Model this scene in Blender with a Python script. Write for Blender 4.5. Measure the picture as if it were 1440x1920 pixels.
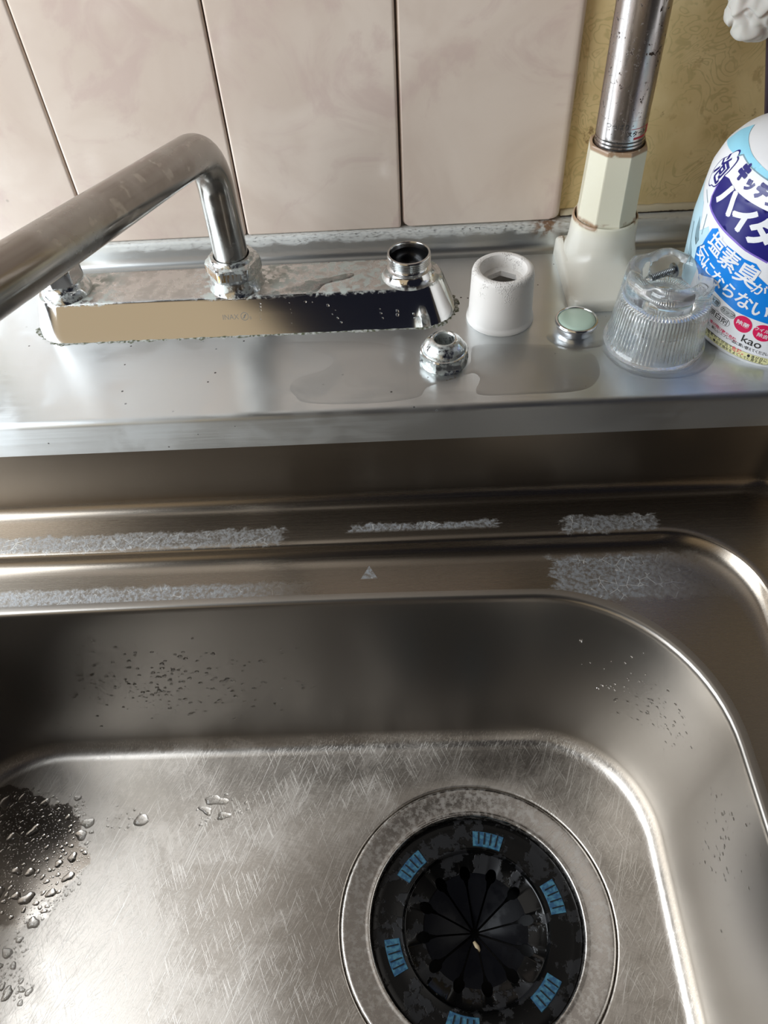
import bpy, bmesh, math, random
from mathutils import Vector, Matrix, noise
random.seed(7)
S = 0.001                      # everything below is measured in millimetres
PI = math.pi
scene = bpy.context.scene
for o in list(bpy.data.objects): bpy.data.objects.remove(o)
col = scene.collection

# ------------------------------------------------------------------ camera
cam_d = bpy.data.cameras.new('camera'); cam = bpy.data.objects.new('camera', cam_d); col.objects.link(cam)
cam_d.sensor_fit = 'VERTICAL'; cam_d.sensor_height = 36.0; cam_d.lens = 1458.85/1920*36.0
cam_d.clip_start = 0.005; cam_d.clip_end = 50
Rr = Vector((0.99882718, -0.01084048, -0.04718843)); Dd = Vector((-0.03857191, -0.76725244, -0.64018428)); Ff = Vector((-0.02926553, 0.6412536, -0.76677073))
mw = Matrix(((Rr.x, -Dd.x, -Ff.x, -3.886*S), (Rr.y, -Dd.y, -Ff.y, -460.07*S), (Rr.z, -Dd.z, -Ff.z, 283.06*S), (0, 0, 0, 1)))
cam.matrix_world = mw
scene.camera = cam

# ------------------------------------------------------------------ view + light
scene.view_settings.view_transform = 'Standard'
scene.view_settings.look = 'None'
scene.view_settings.gamma = 1.0
scene.view_settings.use_curve_mapping = False
scene.view_settings.exposure = 0.12
scene.cycles.max_bounces = 24; scene.cycles.transmission_bounces = 22; scene.cycles.glossy_bounces = 10; scene.cycles.transparent_max_bounces = 24; scene.cycles.diffuse_bounces = 4

world = bpy.data.worlds.new('room_light'); scene.world = world; world.use_nodes = True
wn = world.node_tree; wn.nodes.clear()
def wnode(t, **k):
    n = wn.nodes.new(t)
    for a, b in k.items(): setattr(n, a, b)
    return n
wo = wnode('ShaderNodeOutputWorld'); wb = wnode('ShaderNodeBackground'); wn.links.new(wb.outputs[0], wo.inputs[0])
wtc = wnode('ShaderNodeTexCoord')
def wdot(d):
    d = Vector(d).normalized()
    n = wnode('ShaderNodeVectorMath', operation='DOT_PRODUCT'); wn.links.new(wtc.outputs['Generated'], n.inputs[0]); n.inputs[1].default_value = d
    return n.outputs['Value']
def wblob(cur, d, a0, a1, colr):      # smooth patch of colour around direction d, full inside a0 degrees, gone at a1
    m = wnode('ShaderNodeMapRange', interpolation_type='SMOOTHSTEP'); wn.links.new(wdot(d), m.inputs[0])
    m.inputs[1].default_value = math.cos(math.radians(a1)); m.inputs[2].default_value = math.cos(math.radians(a0))
    m.inputs[3].default_value = 0; m.inputs[4].default_value = 1
    x = wnode('ShaderNodeMix', data_type='RGBA'); wn.links.new(m.outputs[0], x.inputs['Factor'])
    if isinstance(cur, tuple): x.inputs['A'].default_value = (*cur, 1)
    else: wn.links.new(cur, x.inputs['A'])
    x.inputs['B'].default_value = (*colr, 1)
    return x.outputs['Result']
c_ = (0.050, 0.042, 0.034)                                    # dim room
c_ = wblob(c_, (0.0, 0.0, 1), 18, 46, (0.26, 0.24, 0.22))     # ceiling
c_ = wblob(c_, (-0.62, -1.0, 0.10), 18, 38, (0.58, 0.46, 0.30)) # warm wall behind, to the left
c_ = wblob(c_, (0.05, -1.0, 1.9), 24, 42, (0.020, 0.017, 0.015)) # somebody leaning over the sink
c_ = wblob(c_, (-0.29, 0.10, 1.0), 4, 19, (0.80, 0.76, 0.71))    # bright ceiling near the window
c_ = wblob(c_, (0.42, -1.0, 0.35), 33, 36, (0.010, 0.011, 0.018)) # dark clothes behind the camera
c_ = wblob(c_, (0.95, -0.25, 0.55), 6, 22, (0.30, 0.32, 0.34))   # small cool grey patch, up to the right
wn.links.new(c_, wb.inputs[0]); wb.inputs[1].default_value = 1.0

def area(name, loc, target, sx, sy, energy, colr):
    l = bpy.data.lights.new(name, 'AREA'); l.shape = 'RECTANGLE'; l.size = sx*S; l.size_y = sy*S; l.energy = energy; l.color = colr
    o = bpy.data.objects.new(name, l); col.objects.link(o); o.location = Vector(loc)*S
    o.rotation_euler = (Vector(target)-Vector(loc)).to_track_quat('-Z', 'Y').to_euler()
    return o
area('window_daylight', (-800, -330, 400), (-60, -60, 20), 760, 700, 14.0, (0.88, 0.94, 1.0))

# ------------------------------------------------------------------ helpers
def link(name, bm, m, parent=None, loc=(0, 0, 0), smooth=True, auto=None):
    """bm is in world millimetres; loc (mm) is the origin of the thing"""
    l = Vector(loc)
    for v in bm.verts: v.co = (v.co - l)*S
    bmesh.ops.recalc_face_normals(bm, faces=bm.faces) if auto != 'keep' else None
    me = bpy.data.meshes.new(name); bm.to_mesh(me); bm.free()
    for p in me.polygons: p.use_smooth = smooth
    if smooth and auto not in (None, 'keep'):
        me.set_sharp_from_angle(angle=math.radians(auto))
    o = bpy.data.objects.new(name, me); col.objects.link(o)
    ms = m if isinstance(m, (list, tuple)) else [m]
    for x in ms: me.materials.append(x)
    if parent is not None: 
        o.parent = parent
        if 'base' in parent: b = Vector(parent['base'])
        else: b = Vector((0, 0, 0))
        o.location = (l - b)*S
    else: o.location = l*S
    return o
BASE = {}
def thing(name, label, cat, loc, group=None):
    o = bpy.data.objects.new(name, None); col.objects.link(o); o.location = Vector(loc)*S; o.empty_display_size = 0.01
    o['label'] = label; o['category'] = cat
    if group: o['group'] = group
    BASE[o.name] = Vector(loc)
    return o
def part(name, bm, m, parent, smooth=True, auto=None, label=None, base=None):
    b = base if base is not None else BASE[parent.name]
    l = Vector(b)
    for v in bm.verts: v.co = (v.co - l)*S
    if auto != 'keep': bmesh.ops.recalc_face_normals(bm, faces=bm.faces)
    me = bpy.data.meshes.new(name); bm.to_mesh(me); bm.free()
    for p in me.polygons: p.use_smooth = smooth
    if smooth and auto not in (None, 'keep'): me.set_sharp_from_angle(angle=math.radians(auto))
    o = bpy.data.objects.new(name, me); col.objects.link(o); o.parent = parent
    for x in (m if isinstance(m, (list, tuple)) else [m]): me.materials.append(x)
    BASE[o.name] = l
    if label: o['label'] = label
    return o
def single(name, bm, m, label, cat, loc, group=None, smooth=True, auto=None, kind=None):
    o = link(name, bm, m, None, loc, smooth, auto)
    o['label'] = label
    if cat: o['category'] = cat
    if group: o['group'] = group
    if kind: o['kind'] = kind
    return o
def struct(name, bm, m, label, smooth=True, auto=None):
    o = link(name, bm, m, None, (0, 0, 0), smooth, auto); o['kind'] = 'structure'; o['label'] = label
    return o

def box(bm, x0, x1, y0, y1, z0, z1, bev=0):
    vs = [bm.verts.new(p) for p in ((x0,y0,z0),(x1,y0,z0),(x1,y1,z0),(x0,y1,z0),(x0,y0,z1),(x1,y0,z1),(x1,y1,z1),(x0,y1,z1))]
    fs = [bm.faces.new([vs[i] for i in f]) for f in ((3,2,1,0),(4,5,6,7),(0,1,5,4),(1,2,6,5),(2,3,7,6),(3,0,4,7))]
    if bev:
        es = list({e for f in fs for e in f.edges})
        bmesh.ops.bevel(bm, geom=es, offset=bev, segments=2, profile=.5, affect='EDGES')
def lathe(bm, prof, cx, cy, seg=64, rf=None, cap0=False, cap1=False, closed=False):
    """prof: list of (r, z). rf(r, z, angle) -> radius"""
    rings = []
    for (r, z) in prof:
        ring = []
        for i in range(seg):
            a = 2*PI*i/seg; rr = rf(r, z, a) if rf else r
            ring.append(bm.verts.new((cx+rr*math.cos(a), cy+rr*math.sin(a), z)))
        rings.append(ring)
    loft(bm, rings, closed)
    if cap0: bm.faces.new(rings[0])
    if cap1: bm.faces.new(rings[-1])
    return rings
def loft(bm, rings, closed=False, wrap=True):
    k = len(rings); n = len(rings[0])
    for j in range(k if closed else k-1):
        a, b = rings[j], rings[(j+1) % k]
        for i in range(n if wrap else n-1):
            bm.faces.new((a[i], a[(i+1) % n], b[(i+1) % n], b[i]))
def rrect(x0, x1, y0, y1, r, nc=20, ns=20, bow=0.0):
    """points ccw; corner radius r; bow pushes the top (y1) side outward in the middle"""
    out = []
    cs = [((x1-r, y1-r), 0), ((x0+r, y1-r), 90), ((x0+r, y0+r), 180), ((x1-r, y0+r), 270)]
    for k, ((cx, cy), a0) in enumerate(cs):
        for i in range(nc):
            a = math.radians(a0 + 90*i/nc); out.append([cx+r*math.cos(a), cy+r*math.sin(a)])
        (nx, ny), b0 = cs[(k+1) % 4]
        a = math.radians(a0+90); p = (cx+r*math.cos(a), cy+r*math.sin(a)); q = (nx+r*math.cos(a), ny+r*math.sin(a))
        for i in range(ns):
            t = i/ns; out.append([p[0]+(q[0]-p[0])*t, p[1]+(q[1]-p[1])*t])
    if bow:
        xc = (x0+x1)/2; hw = (x1-x0)/2
        for p in out:
            if p[1] > (y0+y1)/2: p[1] += bow*(1-min(1, abs((p[0]-xc)/hw))**2)*min(1, (p[1]-(y0+y1)/2)/((y1-y0)/2))
    return out
def ring3(bm, pts, z):
    return [bm.verts.new((p[0], p[1], z)) for p in pts]
def tube(bm, pts, rad, seg=32, caps=True):
    rings = []; n = len(pts); pts = [Vector(p) for p in pts]; up = None
    for i, p in enumerate(pts):
        t = (pts[min(i+1, n-1)]-pts[max(i-1, 0)]).normalized()
        if up is None: up = t.orthogonal().normalized()
        up = (up - t*up.dot(t)).normalized(); b = t.cross(up); r = rad(i/(n-1)) if callable(rad) else rad
        rings.append([bm.verts.new(p + (up*math.cos(2*PI*k/seg)+b*math.sin(2*PI*k/seg))*r) for k in range(seg)])
    loft(bm, rings)
    if caps: bm.faces.new(rings[0]); bm.faces.new(rings[-1])
    return rings
def fillet_path(P, rads, step=5):
    """polyline with rounded corners"""
    P = [Vector(p) for p in P]; out = [P[0]]
    for i in range(1, len(P)-1):
        a = (P[i-1]-P[i]).normalized(); b = (P[i+1]-P[i]).normalized(); ang = a.angle(b); r = rads[i-1]
        tl = r/math.tan(ang/2); c = P[i] + (a+b).normalized()*(r/math.sin(ang/2)); p0 = P[i]+a*tl; p1 = P[i]+b*tl
        u = p0-c; w = p1-c; th = u.angle(w); m = max(6, int(math.degrees(th)/step))
        for k in range(m+1):
            t = k/m; out.append(c + (u*math.sin((1-t)*th)+w*math.sin(t*th))/math.sin(th))
    out.append(P[-1])
    res = [out[0]]
    for a, b in zip(out, out[1:]):
        m = max(1, int((b-a).length/6))
        for k in range(1, m+1): res.append(a.lerp(b, k/m))
    return res

# ------------------------------------------------------------------ material helpers
class MB:
    def __init__(s, name, base=(.8,.8,.8), rough=.5, metal=0.0, **kw):
        s.m = bpy.data.materials.new(name); s.m.use_nodes = True; s.nt = s.m.node_tree
        s.b = s.nt.nodes['Principled BSDF']; s.set('Base Color', (*base, 1)); s.set('Roughness', rough); s.set('Metallic', metal)
        for k, v in kw.items(): s.set(k.replace('_', ' '), v)
        g = s.n('ShaderNodeNewGeometry'); sc = s.n('ShaderNodeVectorMath', operation='SCALE'); s.l(g.outputs['Position'], sc.inputs[0]); sc.inputs['Scale'].default_value = 1000
        s.pos = sc.outputs[0]; s.geo = g
        sep = s.n('ShaderNodeSeparateXYZ'); s.l(s.pos, sep.inputs[0]); s.x, s.y, s.z = sep.outputs
    def n(s, t, **k):
        n = s.nt.nodes.new(t)
        for a, b in k.items(): setattr(n, a, b)
        return n
    def l(s, a, b): s.nt.links.new(a, b)
    def put(s, v, sock):
        if hasattr(v, 'is_output') or hasattr(v, 'links'): s.l(v, sock)
        elif isinstance(v, (tuple, list)) and sock.type == 'RGBA' and len(v) == 3: sock.default_value = (*v, 1)
        else: sock.default_value = v
    def set(s, k, v): s.put(v, s.b.inputs[k])
    def math(s, op, a, b=0.0, c=None):
        n = s.n('ShaderNodeMath', operation=op); s.put(a, n.inputs[0]); s.put(b, n.inputs[1])
        if c is not None: s.put(c, n.inputs[2])
        return n.outputs[0]
    def noise(s, scale=(.1,.1,.1), detail=4, rough=.55, rot=(0,0,0), off=(0,0,0), dist=0.0):
        """scale = cycles per mm along each axis"""
        mp = s.n('ShaderNodeMapping'); mp.inputs['Rotation'].default_value = rot; mp.inputs['Location'].default_value = off
        mp2 = s.n('ShaderNodeVectorMath', operation='MULTIPLY'); s.l(s.pos, mp.inputs[0]); s.l(mp.outputs[0], mp2.inputs[0])
        mp2.inputs[1].default_value = scale if isinstance(scale, tuple) else (scale,)*3
        t = s.n('ShaderNodeTexNoise'); t.inputs['Scale'].default_value = 1; t.inputs['Detail'].default_value = detail; t.inputs['Roughness'].default_value = rough
        t.inputs['Distortion'].default_value = dist; s.l(mp2.outputs[0], t.inputs['Vector']); return t.outputs['Fac']
    def voro(s, scale=.1, feature='F1', rand=1.0):
        mp2 = s.n('ShaderNodeVectorMath', operation='MULTIPLY'); s.l(s.pos, mp2.inputs[0]); mp2.inputs[1].default_value = (scale,)*3 if not isinstance(scale, tuple) else scale
        t = s.n('ShaderNodeTexVoronoi', feature=feature); t.inputs['Scale'].default_value = 1; t.inputs['Randomness'].default_value = rand; s.l(mp2.outputs[0], t.inputs['Vector']); return t.outputs['Distance']
    def ramp(s, v, a, b, lo=0.0, hi=1.0, smooth=True):
        n = s.n('ShaderNodeMapRange', interpolation_type='SMOOTHSTEP' if smooth else 'LINEAR'); s.put(v, n.inputs[0])
        for i, q in enumerate((a, b, lo, hi)): n.inputs[i+1].default_value = q
        return n.outputs[0]
    def band(s, v, a, b, soft=1.0):           # 1 between a and b
        return s.math('MULTIPLY', s.ramp(v, a-soft, a+soft), s.ramp(v, b-soft, b+soft, 1, 0))
    def mix(s, f, a, b):
        n = s.n('ShaderNodeMix', data_type='RGBA'); s.put(f, n.inputs['Factor']); s.put(a, n.inputs['A']); s.put(b, n.inputs['B']); return n.outputs['Result']
    def mixf(s, f, a, b):
        n = s.n('ShaderNodeMix', data_type='FLOAT'); s.put(f, n.inputs['Factor']); s.put(a, n.inputs['A']); s.put(b, n.inputs['B']); return n.outputs['Result']
    def bump(s, h, strength=.3, dist=.1):
        n = s.n('ShaderNodeBump'); n.inputs['Strength'].default_value = strength; n.inputs['Distance'].default_value = dist*S
        s.l(h, n.inputs['Height'])
        if getattr(s, '_bump', None) is not None: s.l(s._bump, n.inputs['Normal'])
        s._bump = n.outputs[0]; s.l(n.outputs[0], s.b.inputs['Normal'])
    def brushed_along_x(s):      # blur runs across the brushing
        c = s.n('ShaderNodeVectorMath', operation='CROSS_PRODUCT'); s.l(s.geo.outputs['Normal'], c.inputs[0]); c.inputs[1].default_value = (1, .02, .02)
        s.l(c.outputs[0], s.b.inputs['Tangent'])

def steel_base(name, rough=.3, base=(.60,.585,.57), anis=.5):
    M = MB(name, base, rough, 1.0); M.set('Anisotropic', anis); M.brushed_along_x()
    return M
# ledge
M = steel_base('ledge_steel', .40, (.60,.61,.61), .85)
big = M.noise((.006, .02, .02), 3); fine = M.noise((.02, 1.6, 1.6), 3)
film = M.ramp(M.noise(.022, 4, dist=.8), .45, .62)
r_ = M.mixf(film, .36, .44); r_ = M.math('ADD', r_, M.math('MULTIPLY', M.math('SUBTRACT', fine, .5), .16))
specks = M.math('MULTIPLY', M.ramp(M.voro(.085), .045, .065, 1, 0), M.ramp(M.noise(.013), .42, .5))
M.set('Base Color', M.mix(specks, M.mix(big, (.74,.775,.785), (.82,.855,.87)), (.05,.045,.04)))
M.set('Roughness', M.math('ADD', r_, M.ramp(M.z, -2, -4.5, 0, .16))); M.bump(fine, .05, .05); M.set('Metallic', M.math('SUBTRACT', 1, specks))
LEDGE = M.m
# lip with scale
M = steel_base('lip_steel', .35, (.58,.59,.58), .3)
zz = M.math('ADD', M.z, M.math('MULTIPLY', M.math('SUBTRACT', M.noise(.08, 5), .5), 9))
cr = M.math('MULTIPLY', M.math('MULTIPLY', M.ramp(zz, 9.5, 13), M.ramp(M.noise((.4,1.0,1.0), 6, .75), .34, .54)), .85)
rust = M.math('MULTIPLY', M.band(M.x, 84, 100, 5), M.ramp(M.noise(.2, 5), .38, .6))
M.set('Base Color', M.mix(M.math('MULTIPLY', rust, M.ramp(M.z, 4, 12)), M.mix(cr, (.56,.57,.56), (.62,.62,.58)), (.25,.15,.09)))
M.set('Metallic', M.math('SUBTRACT', 1, M.math('MULTIPLY', cr, .85))); M.set('Roughness', M.mixf(cr, .33, .8)); M.bump(M.noise(1.2, 4), .12, .1)
LIP = M.m
# sink shelves + upper wall
M = steel_base('surround_steel', .24, (.55,.52,.49), .6)
fine = M.noise((.015, 1.2, 1.2), 3)
wob = M.math('MULTIPLY', M.math('SUBTRACT', M.noise((.07,.25,.2), 6, .7), .5), 34); xw = M.math('ADD', M.x, wob); yw = M.math('ADD', M.y, M.math('MULTIPLY', M.math('SUBTRACT', M.noise(.16, 5, .65, off=(9,9,2)), .5), 11))
onA = M.band(yw, -181.5, -170, 1.0); top = M.ramp(M.z, -79, -77)
onB = M.math('MULTIPLY', M.ramp(yw, -224, -219), M.math('MAXIMUM', M.ramp(yw, -204, -201, 1, 0), M.math('MULTIPLY', M.ramp(M.x, 70, 76), M.ramp(yw, -194, -190, 1, 0)))); low = M.ramp(M.z, -80, -82)
sp = M.ramp(M.noise(.45, 7, .75), .38, .60); sp2 = M.ramp(M.noise(.9, 4, .6), .45, .62)
sA = M.math('MAXIMUM', M.math('MULTIPLY', M.band(xw, -700, -78, 2), .75), M.math('MAXIMUM', M.band(xw, -38, 49, 1.5), M.math('MULTIPLY', M.band(xw, 87, 140, 2), .9)))
sA = M.math('MULTIPLY', M.math('MULTIPLY', sA, onA), top)
# in the middle only the upper half of the strip is crusted
sA = M.math('MULTIPLY', sA, M.math('SUBTRACT', 1, M.math('MULTIPLY', M.band(xw, -70, 60, 2), M.ramp(M.y, -173.5, -176.5))))
sB = M.math('MAXIMUM', M.ramp(xw, -120, -50, .85, 0), M.math('MULTIPLY', M.ramp(xw, 76, 79), M.ramp(M.x, 120, 165, .95, .1)))
tri = M.math('MULTIPLY', M.math('LESS_THAN', M.math('ABSOLUTE', M.math('ADD', M.x, 27)), M.math('MULTIPLY', M.math('SUBTRACT', -193, M.y), .55)), M.band(M.y, -202, -190, .3))
sB = M.math('MULTIPLY', M.math('MAXIMUM', M.math('MULTIPLY', sB, onB), tri), low)
scale = M.math('MINIMUM', M.math('ADD', sA, sB), 1.0)
scale = M.math('MULTIPLY', scale, M.mixf(sp, .2, .85))
lines = M.ramp(M.voro(.16, 'DISTANCE_TO_EDGE'), .0, .045, 1, 0)
lines = M.math('MULTIPLY', M.math('MULTIPLY', lines, M.ramp(M.noise(.1, 3), .5, .56)), M.math('MINIMUM', M.math('ADD', sA, sB), 1))
M.set('Base Color', M.mix(lines, M.mix(scale, (.31,.27,.225), (.33,.355,.38)), (.60,.60,.58)))
M.set('Metallic', M.math('SUBTRACT', 1, M.math('MULTIPLY', M.math('MAXIMUM', scale, lines), .55)))
M.set('Roughness', M.math('ADD', M.mixf(scale, M.ramp(M.z, -70, -62, .27, .33), .55), M.math('MULTIPLY', M.math('SUBTRACT', fine, .5), .10)))
M.bump(fine, .04, .05); M.bump(M.math('MULTIPLY', scale, sp2), .25, .15)
SURR = M.m
# basin
M = steel_base('basin_steel', .28, (.60,.575,.55), .25)
def scr(rot, fx, fy, lo, hi, off): return M.ramp(M.noise((fx, fy, .3), 2, rot=(0, 0, math.radians(rot)), off=off), lo, hi)
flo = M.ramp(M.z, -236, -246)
patch = M.ramp(M.noise(.018, 5, .6, dist=.6), .40, .62)
grain = M.noise((1.3, .10, .3), 3, .7, rot=(0, 0, math.radians(28))); grain2 = M.noise((.12, 1.1, .3), 3, .7, rot=(0, 0, math.radians(12)), off=(7, 3, 0)); mott = M.noise(.35, 6, .7)
s1 = scr(35, 2.6, .035, .62, .68, (0,0,0)); s2 = scr(-24, 2.2, .04, .63, .69, (40,9,0)); s3 = scr(62, 3.0, .07, .64, .70, (4,90,0)); s4 = scr(20, 1.2, .015, .64, .67, (14,30,0))
sc = M.math('MAXIMUM', M.math('MAXIMUM', s1, s4), M.math('MAXIMUM', s2, s3))
sc = M.math('MULTIPLY', M.math('MULTIPLY', sc, flo), M.ramp(M.noise(.014, 3, off=(3,3,3)), .34, .52))
fine = M.noise((.05, .05, 1.2), 3)
gr = M.math('MULTIPLY', M.math('ADD', M.math('SUBTRACT', grain, .5), M.math('SUBTRACT', M.math('MULTIPLY', M.math('ADD', grain2, mott), .5), .5)), flo)
ex = M.math('POWER', M.math('DIVIDE', M.math('ADD', M.x, 290), 66), 2.0); ey_ = M.math('POWER', M.math('DIVIDE', M.math('ADD', M.y, 302), 47), 2.0)
wet = M.math('MULTIPLY', M.ramp(M.math('ADD', M.math('ADD', ex, ey_), M.math('MULTIPLY', M.math('SUBTRACT', M.noise(.06, 4), .5), 1.2)), .85, 1.0, 1, 0), flo)
dry = M.math('SUBTRACT', 1, wet); sc = M.math('MULTIPLY', sc, dry); gr = M.math('MULTIPLY', gr, M.math('ADD', M.math('MULTIPLY', dry, .8), .2))
M.set('Roughness', M.math('MULTIPLY', M.math('SUBTRACT', 1, M.math('MULTIPLY', wet, .6)), M.math('ADD', M.math('ADD', M.mixf(flo, .32, M.mixf(patch, .33, .43)), M.math('MULTIPLY', sc, .10)), M.math('MULTIPLY', gr, .22))))
M.set('Base Color', M.mix(M.math('MULTIPLY', sc, .65), M.mix(M.math('MULTIPLY', M.ramp(M.math('ADD', gr, M.math('MULTIPLY', patch, .25)), -.05, .3), flo), M.mix(flo, (.33,.305,.275), (.54,.50,.45)), (.66,.61,.55)), (.95,.91,.85)))  # walls coloured darker than the floor, standing in for their dark reflections
M.bump(gr, .35, .08); M.bump(fine, .03, .05); M.bump(sc, .35, .05)
BASIN = M.m
# flange
M = steel_base('flange_steel', .30, (.58,.555,.53), .2)
q = M.ramp(M.noise(.25, 6, .7), .42, .62); s1 = M.noise((1.6, .05, .3), 2, rot=(0, 0, .9)); 
M.set('Roughness', M.mixf(q, .22, .42)); M.set('Base Color', M.mix(q, (.50,.47,.44), (.64,.61,.57))); M.bump(M.noise(.5, 5), .15, .1); M.bump(M.ramp(s1, .6, .7), .2, .05)
FLANGE = M.m
# chrome of the tap
M = MB('tap_chrome', (.66,.65,.64), .1, 1.0)
up = M.n('ShaderNodeSeparateXYZ'); M.l(M.geo.outputs['Normal'], up.inputs[0])
topf = M.ramp(up.outputs[2], .5, .85)
q = M.ramp(M.noise(.12, 5, .6), .42, .62); sc = M.noise((.05, 1.5, 1.5), 3)
zc = M.math('ADD', M.z, M.math('MULTIPLY', M.noise(.3, 5), 5)); edge = M.math('MULTIPLY', M.band(zc, 23.2, 25.5, .8), M.ramp(M.noise(.25, 4), .45, .6))
edge = M.math('MULTIPLY', edge, M.math('SUBTRACT', 1, M.band(M.x, -170, -120, 10)))
M.set('Roughness', M.math('ADD', M.mixf(topf, .09, M.mixf(q, .24, .40)), M.math('MULTIPLY', edge, .35)))
M.set('Base Color', M.mix(edge, M.mix(M.math('MULTIPLY', topf, q), (.66,.655,.65), (.52,.51,.49)), (.45,.48,.44))); M.set('Metallic', M.math('SUBTRACT', 1, M.math('MULTIPLY', edge, .7)))
M.bump(sc, .03, .03); M.bump(edge, .12, .1)
TAP = M.m
M = MB('scaled_chrome', (.62,.62,.60), .2, 1.0)          # nuts and rings with lime scale
q = M.ramp(M.noise(.3, 4, .6), .40, .66); g = M.ramp(M.noise(.2, 4), .60, .74)
M.set('Base Color', M.mix(M.math('MULTIPLY', M.math('MULTIPLY', g, q), .6), M.mix(q, (.64,.65,.65), (.50,.53,.50)), (.16,.14,.10))); M.set('Roughness', M.mixf(q, .12, .5)); M.set('Metallic', M.mixf(q, 1, .6)); M.bump(q, .2, .12)
SCALED = M.m
M = MB('brassy_facet', (.62,.50,.30), .25, 1.0); q = M.ramp(M.noise((.9, .9, .08), 3), .45, .55)
M.set('Base Color', M.mix(q, (.68,.66,.62), (.50,.31,.12))); NUTM = M.m
M = MB('spout_chrome', (.50,.495,.49), .22, 1.0)
q = M.ramp(M.noise(.03, 4), .40, .65); d = M.math('MULTIPLY', M.ramp(M.noise((.25, .09, .09), 5, rot=(0, .3, 0)), .57, .66), M.ramp(M.y, -66, -90)) 
M.set('Roughness', M.mixf(q, .17, .30)); M.set('Base Color', M.mix(M.math('MULTIPLY', d, .6), M.mix(q, (.30,.28,.255), (.42,.41,.39)), (.62,.60,.54))); M.set('Metallic', M.math('SUBTRACT', 1, M.math('MULTIPLY', d, .25)))
SPOUT = M.m
THREAD = MB('thread_metal', (.55,.55,.54), .18, 1.0).m
DARKIN = MB('dark_inside', (.01,.01,.011), .25, .3).m
M = MB('grey_scale', (.42,.43,.38), .9); q = M.noise(.5, 4); M.set('Base Color', M.mix(M.ramp(q, .4, .6), (.34,.34,.31), (.07,.075,.04))); M.bump(q, .8, .5); CRUST = M.m
# tile, wall paper
M = MB('tile_glaze', (.62,.55,.50), .16); M.set('Specular IOR Level', .5)
a = M.noise(.012, 4, .55, dist=.9); b = M.noise(.02, 5, .6, off=(80, 0, 33), dist=1.4); d = M.ramp(M.voro(.02), .012, .03, 1, 0)
cc = M.mix(M.ramp(a, .35, .65), (.74,.63,.54), (.66,.545,.46)); cc = M.mix(M.math('MULTIPLY', M.ramp(b, .48, .66), .6), cc, (.60,.46,.41)); cc = M.mix(M.math('MULTIPLY', d, .5), cc, (.30,.24,.19))
M.set('Base Color', cc); M.bump(M.noise(.05, 2), .05, .3); TILE = M.m
GROUT = MB('grout', (.16,.13,.11), .9).m
M = MB('old_wallpaper', (.45,.36,.16), .75)
a = M.noise(.03, 4); v = M.n('ShaderNodeTexNoise'); cur = M.noise(.045, 2, .4, dist=2.2)
ln = M.ramp(M.math('ABSOLUTE', M.math('SUBTRACT', M.math('FRACT', M.math('MULTIPLY', cur, 7)), .5)), .02, .24, 1, 0)
st = M.ramp(M.noise(.05, 6, .7, off=(20, 0, 5)), .62, .70); sm = M.ramp(M.noise(.09, 5, .6, off=(3, 8, 60)), .60, .72)
cc = M.mix(M.ramp(a, .35, .65), (.76,.60,.32), (.66,.50,.24)); cc = M.mix(M.math('MULTIPLY', ln, M.math('MULTIPLY', M.ramp(M.noise(.03, 2, off=(50,0,0)), .42, .56), .5)), cc, (.44,.35,.15))
cc = M.mix(M.math('MULTIPLY', sm, .45), cc, (.33,.20,.07)); cc = M.mix(M.math('MULTIPLY', st, .75), cc, (.17,.08,.02))
M.set('Base Color', cc); M.bump(M.noise(.4, 3), .2, .2); PAPER = M.m
M = MB('caulk', (.55,.50,.40), .7); M.set('Base Color', M.mix(M.ramp(M.math('ADD', M.z, M.math('MULTIPLY', M.noise(.2, 3), 2)), 18, 18.6), (.05,.035,.025), (.60,.53,.38))); CAULK = M.m  # dark gap under the bead is painted into its lower edge
# pole
M = MB('worn_pole_metal', (.50,.45,.43), .27, 1.0)
p = M.math('MULTIPLY', M.ramp(M.noise(.42, 4, .6), .60, .65), M.ramp(M.noise(.05, 3), .38, .5)); br = M.ramp(M.noise((.12,.12,.03), 4), .45, .65)
M.set('Base Color', M.mix(p, M.mix(br, (.56,.52,.50), (.40,.34,.31)), (.05,.03,.02))); M.set('Roughness', M.mixf(p, M.mixf(br, .22, .34), .8)); M.set('Metallic', M.mixf(p, 1, .1)); M.bump(M.noise(.9, 3), .06, .05)
POLE = M.m
M = MB('ivory_plastic', (.72,.70,.60), .28); q = M.math('MULTIPLY', M.band(M.z, 35, 38.5, 1), M.ramp(M.noise(.12, 4), .45, .58)); q2 = M.math('MULTIPLY', M.band(M.z, 77.2, 80.5, .6), M.ramp(M.noise(.3, 4), .25, .45))
q3 = M.math('MULTIPLY', M.math('MULTIPLY', M.ramp(M.y, -24, -16), M.band(M.x, 98, 106, 1.5)), M.math('MULTIPLY', M.ramp(M.noise(.25, 4), .42, .58), M.band(M.z, 8, 20, 2)))
q = M.math('MAXIMUM', M.math('MAXIMUM', q, q2), q3)
sp = M.ramp(M.voro(.09), .03, .045, 1, 0)
M.set('Base Color', M.mix(M.math('MAXIMUM', M.math('MULTIPLY', sp, .5), M.math('MULTIPLY', q, .8)), M.mix(M.ramp(M.z, 28, 40), (.70,.68,.60), (.71,.68,.54)), (.26,.12,.045))); IVORY = M.m
M = MB('chalky_plastic', (.74,.71,.67), .5); q = M.math('MULTIPLY', M.math('MULTIPLY', M.ramp(M.z, 18, 31), M.ramp(M.noise(.1, 3), .42, .6)), M.ramp(M.voro(1.1), .2, .45, 1, 0)); M.bump(q, .9, .5); M.bump(M.noise(1.5, 3), .1, .1); WHITE = M.m
INK = MB('dark_ink', (.03,.03,.03), .5).m; REDINK = MB('red_ink', (.45,.02,.04), .5).m
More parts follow.
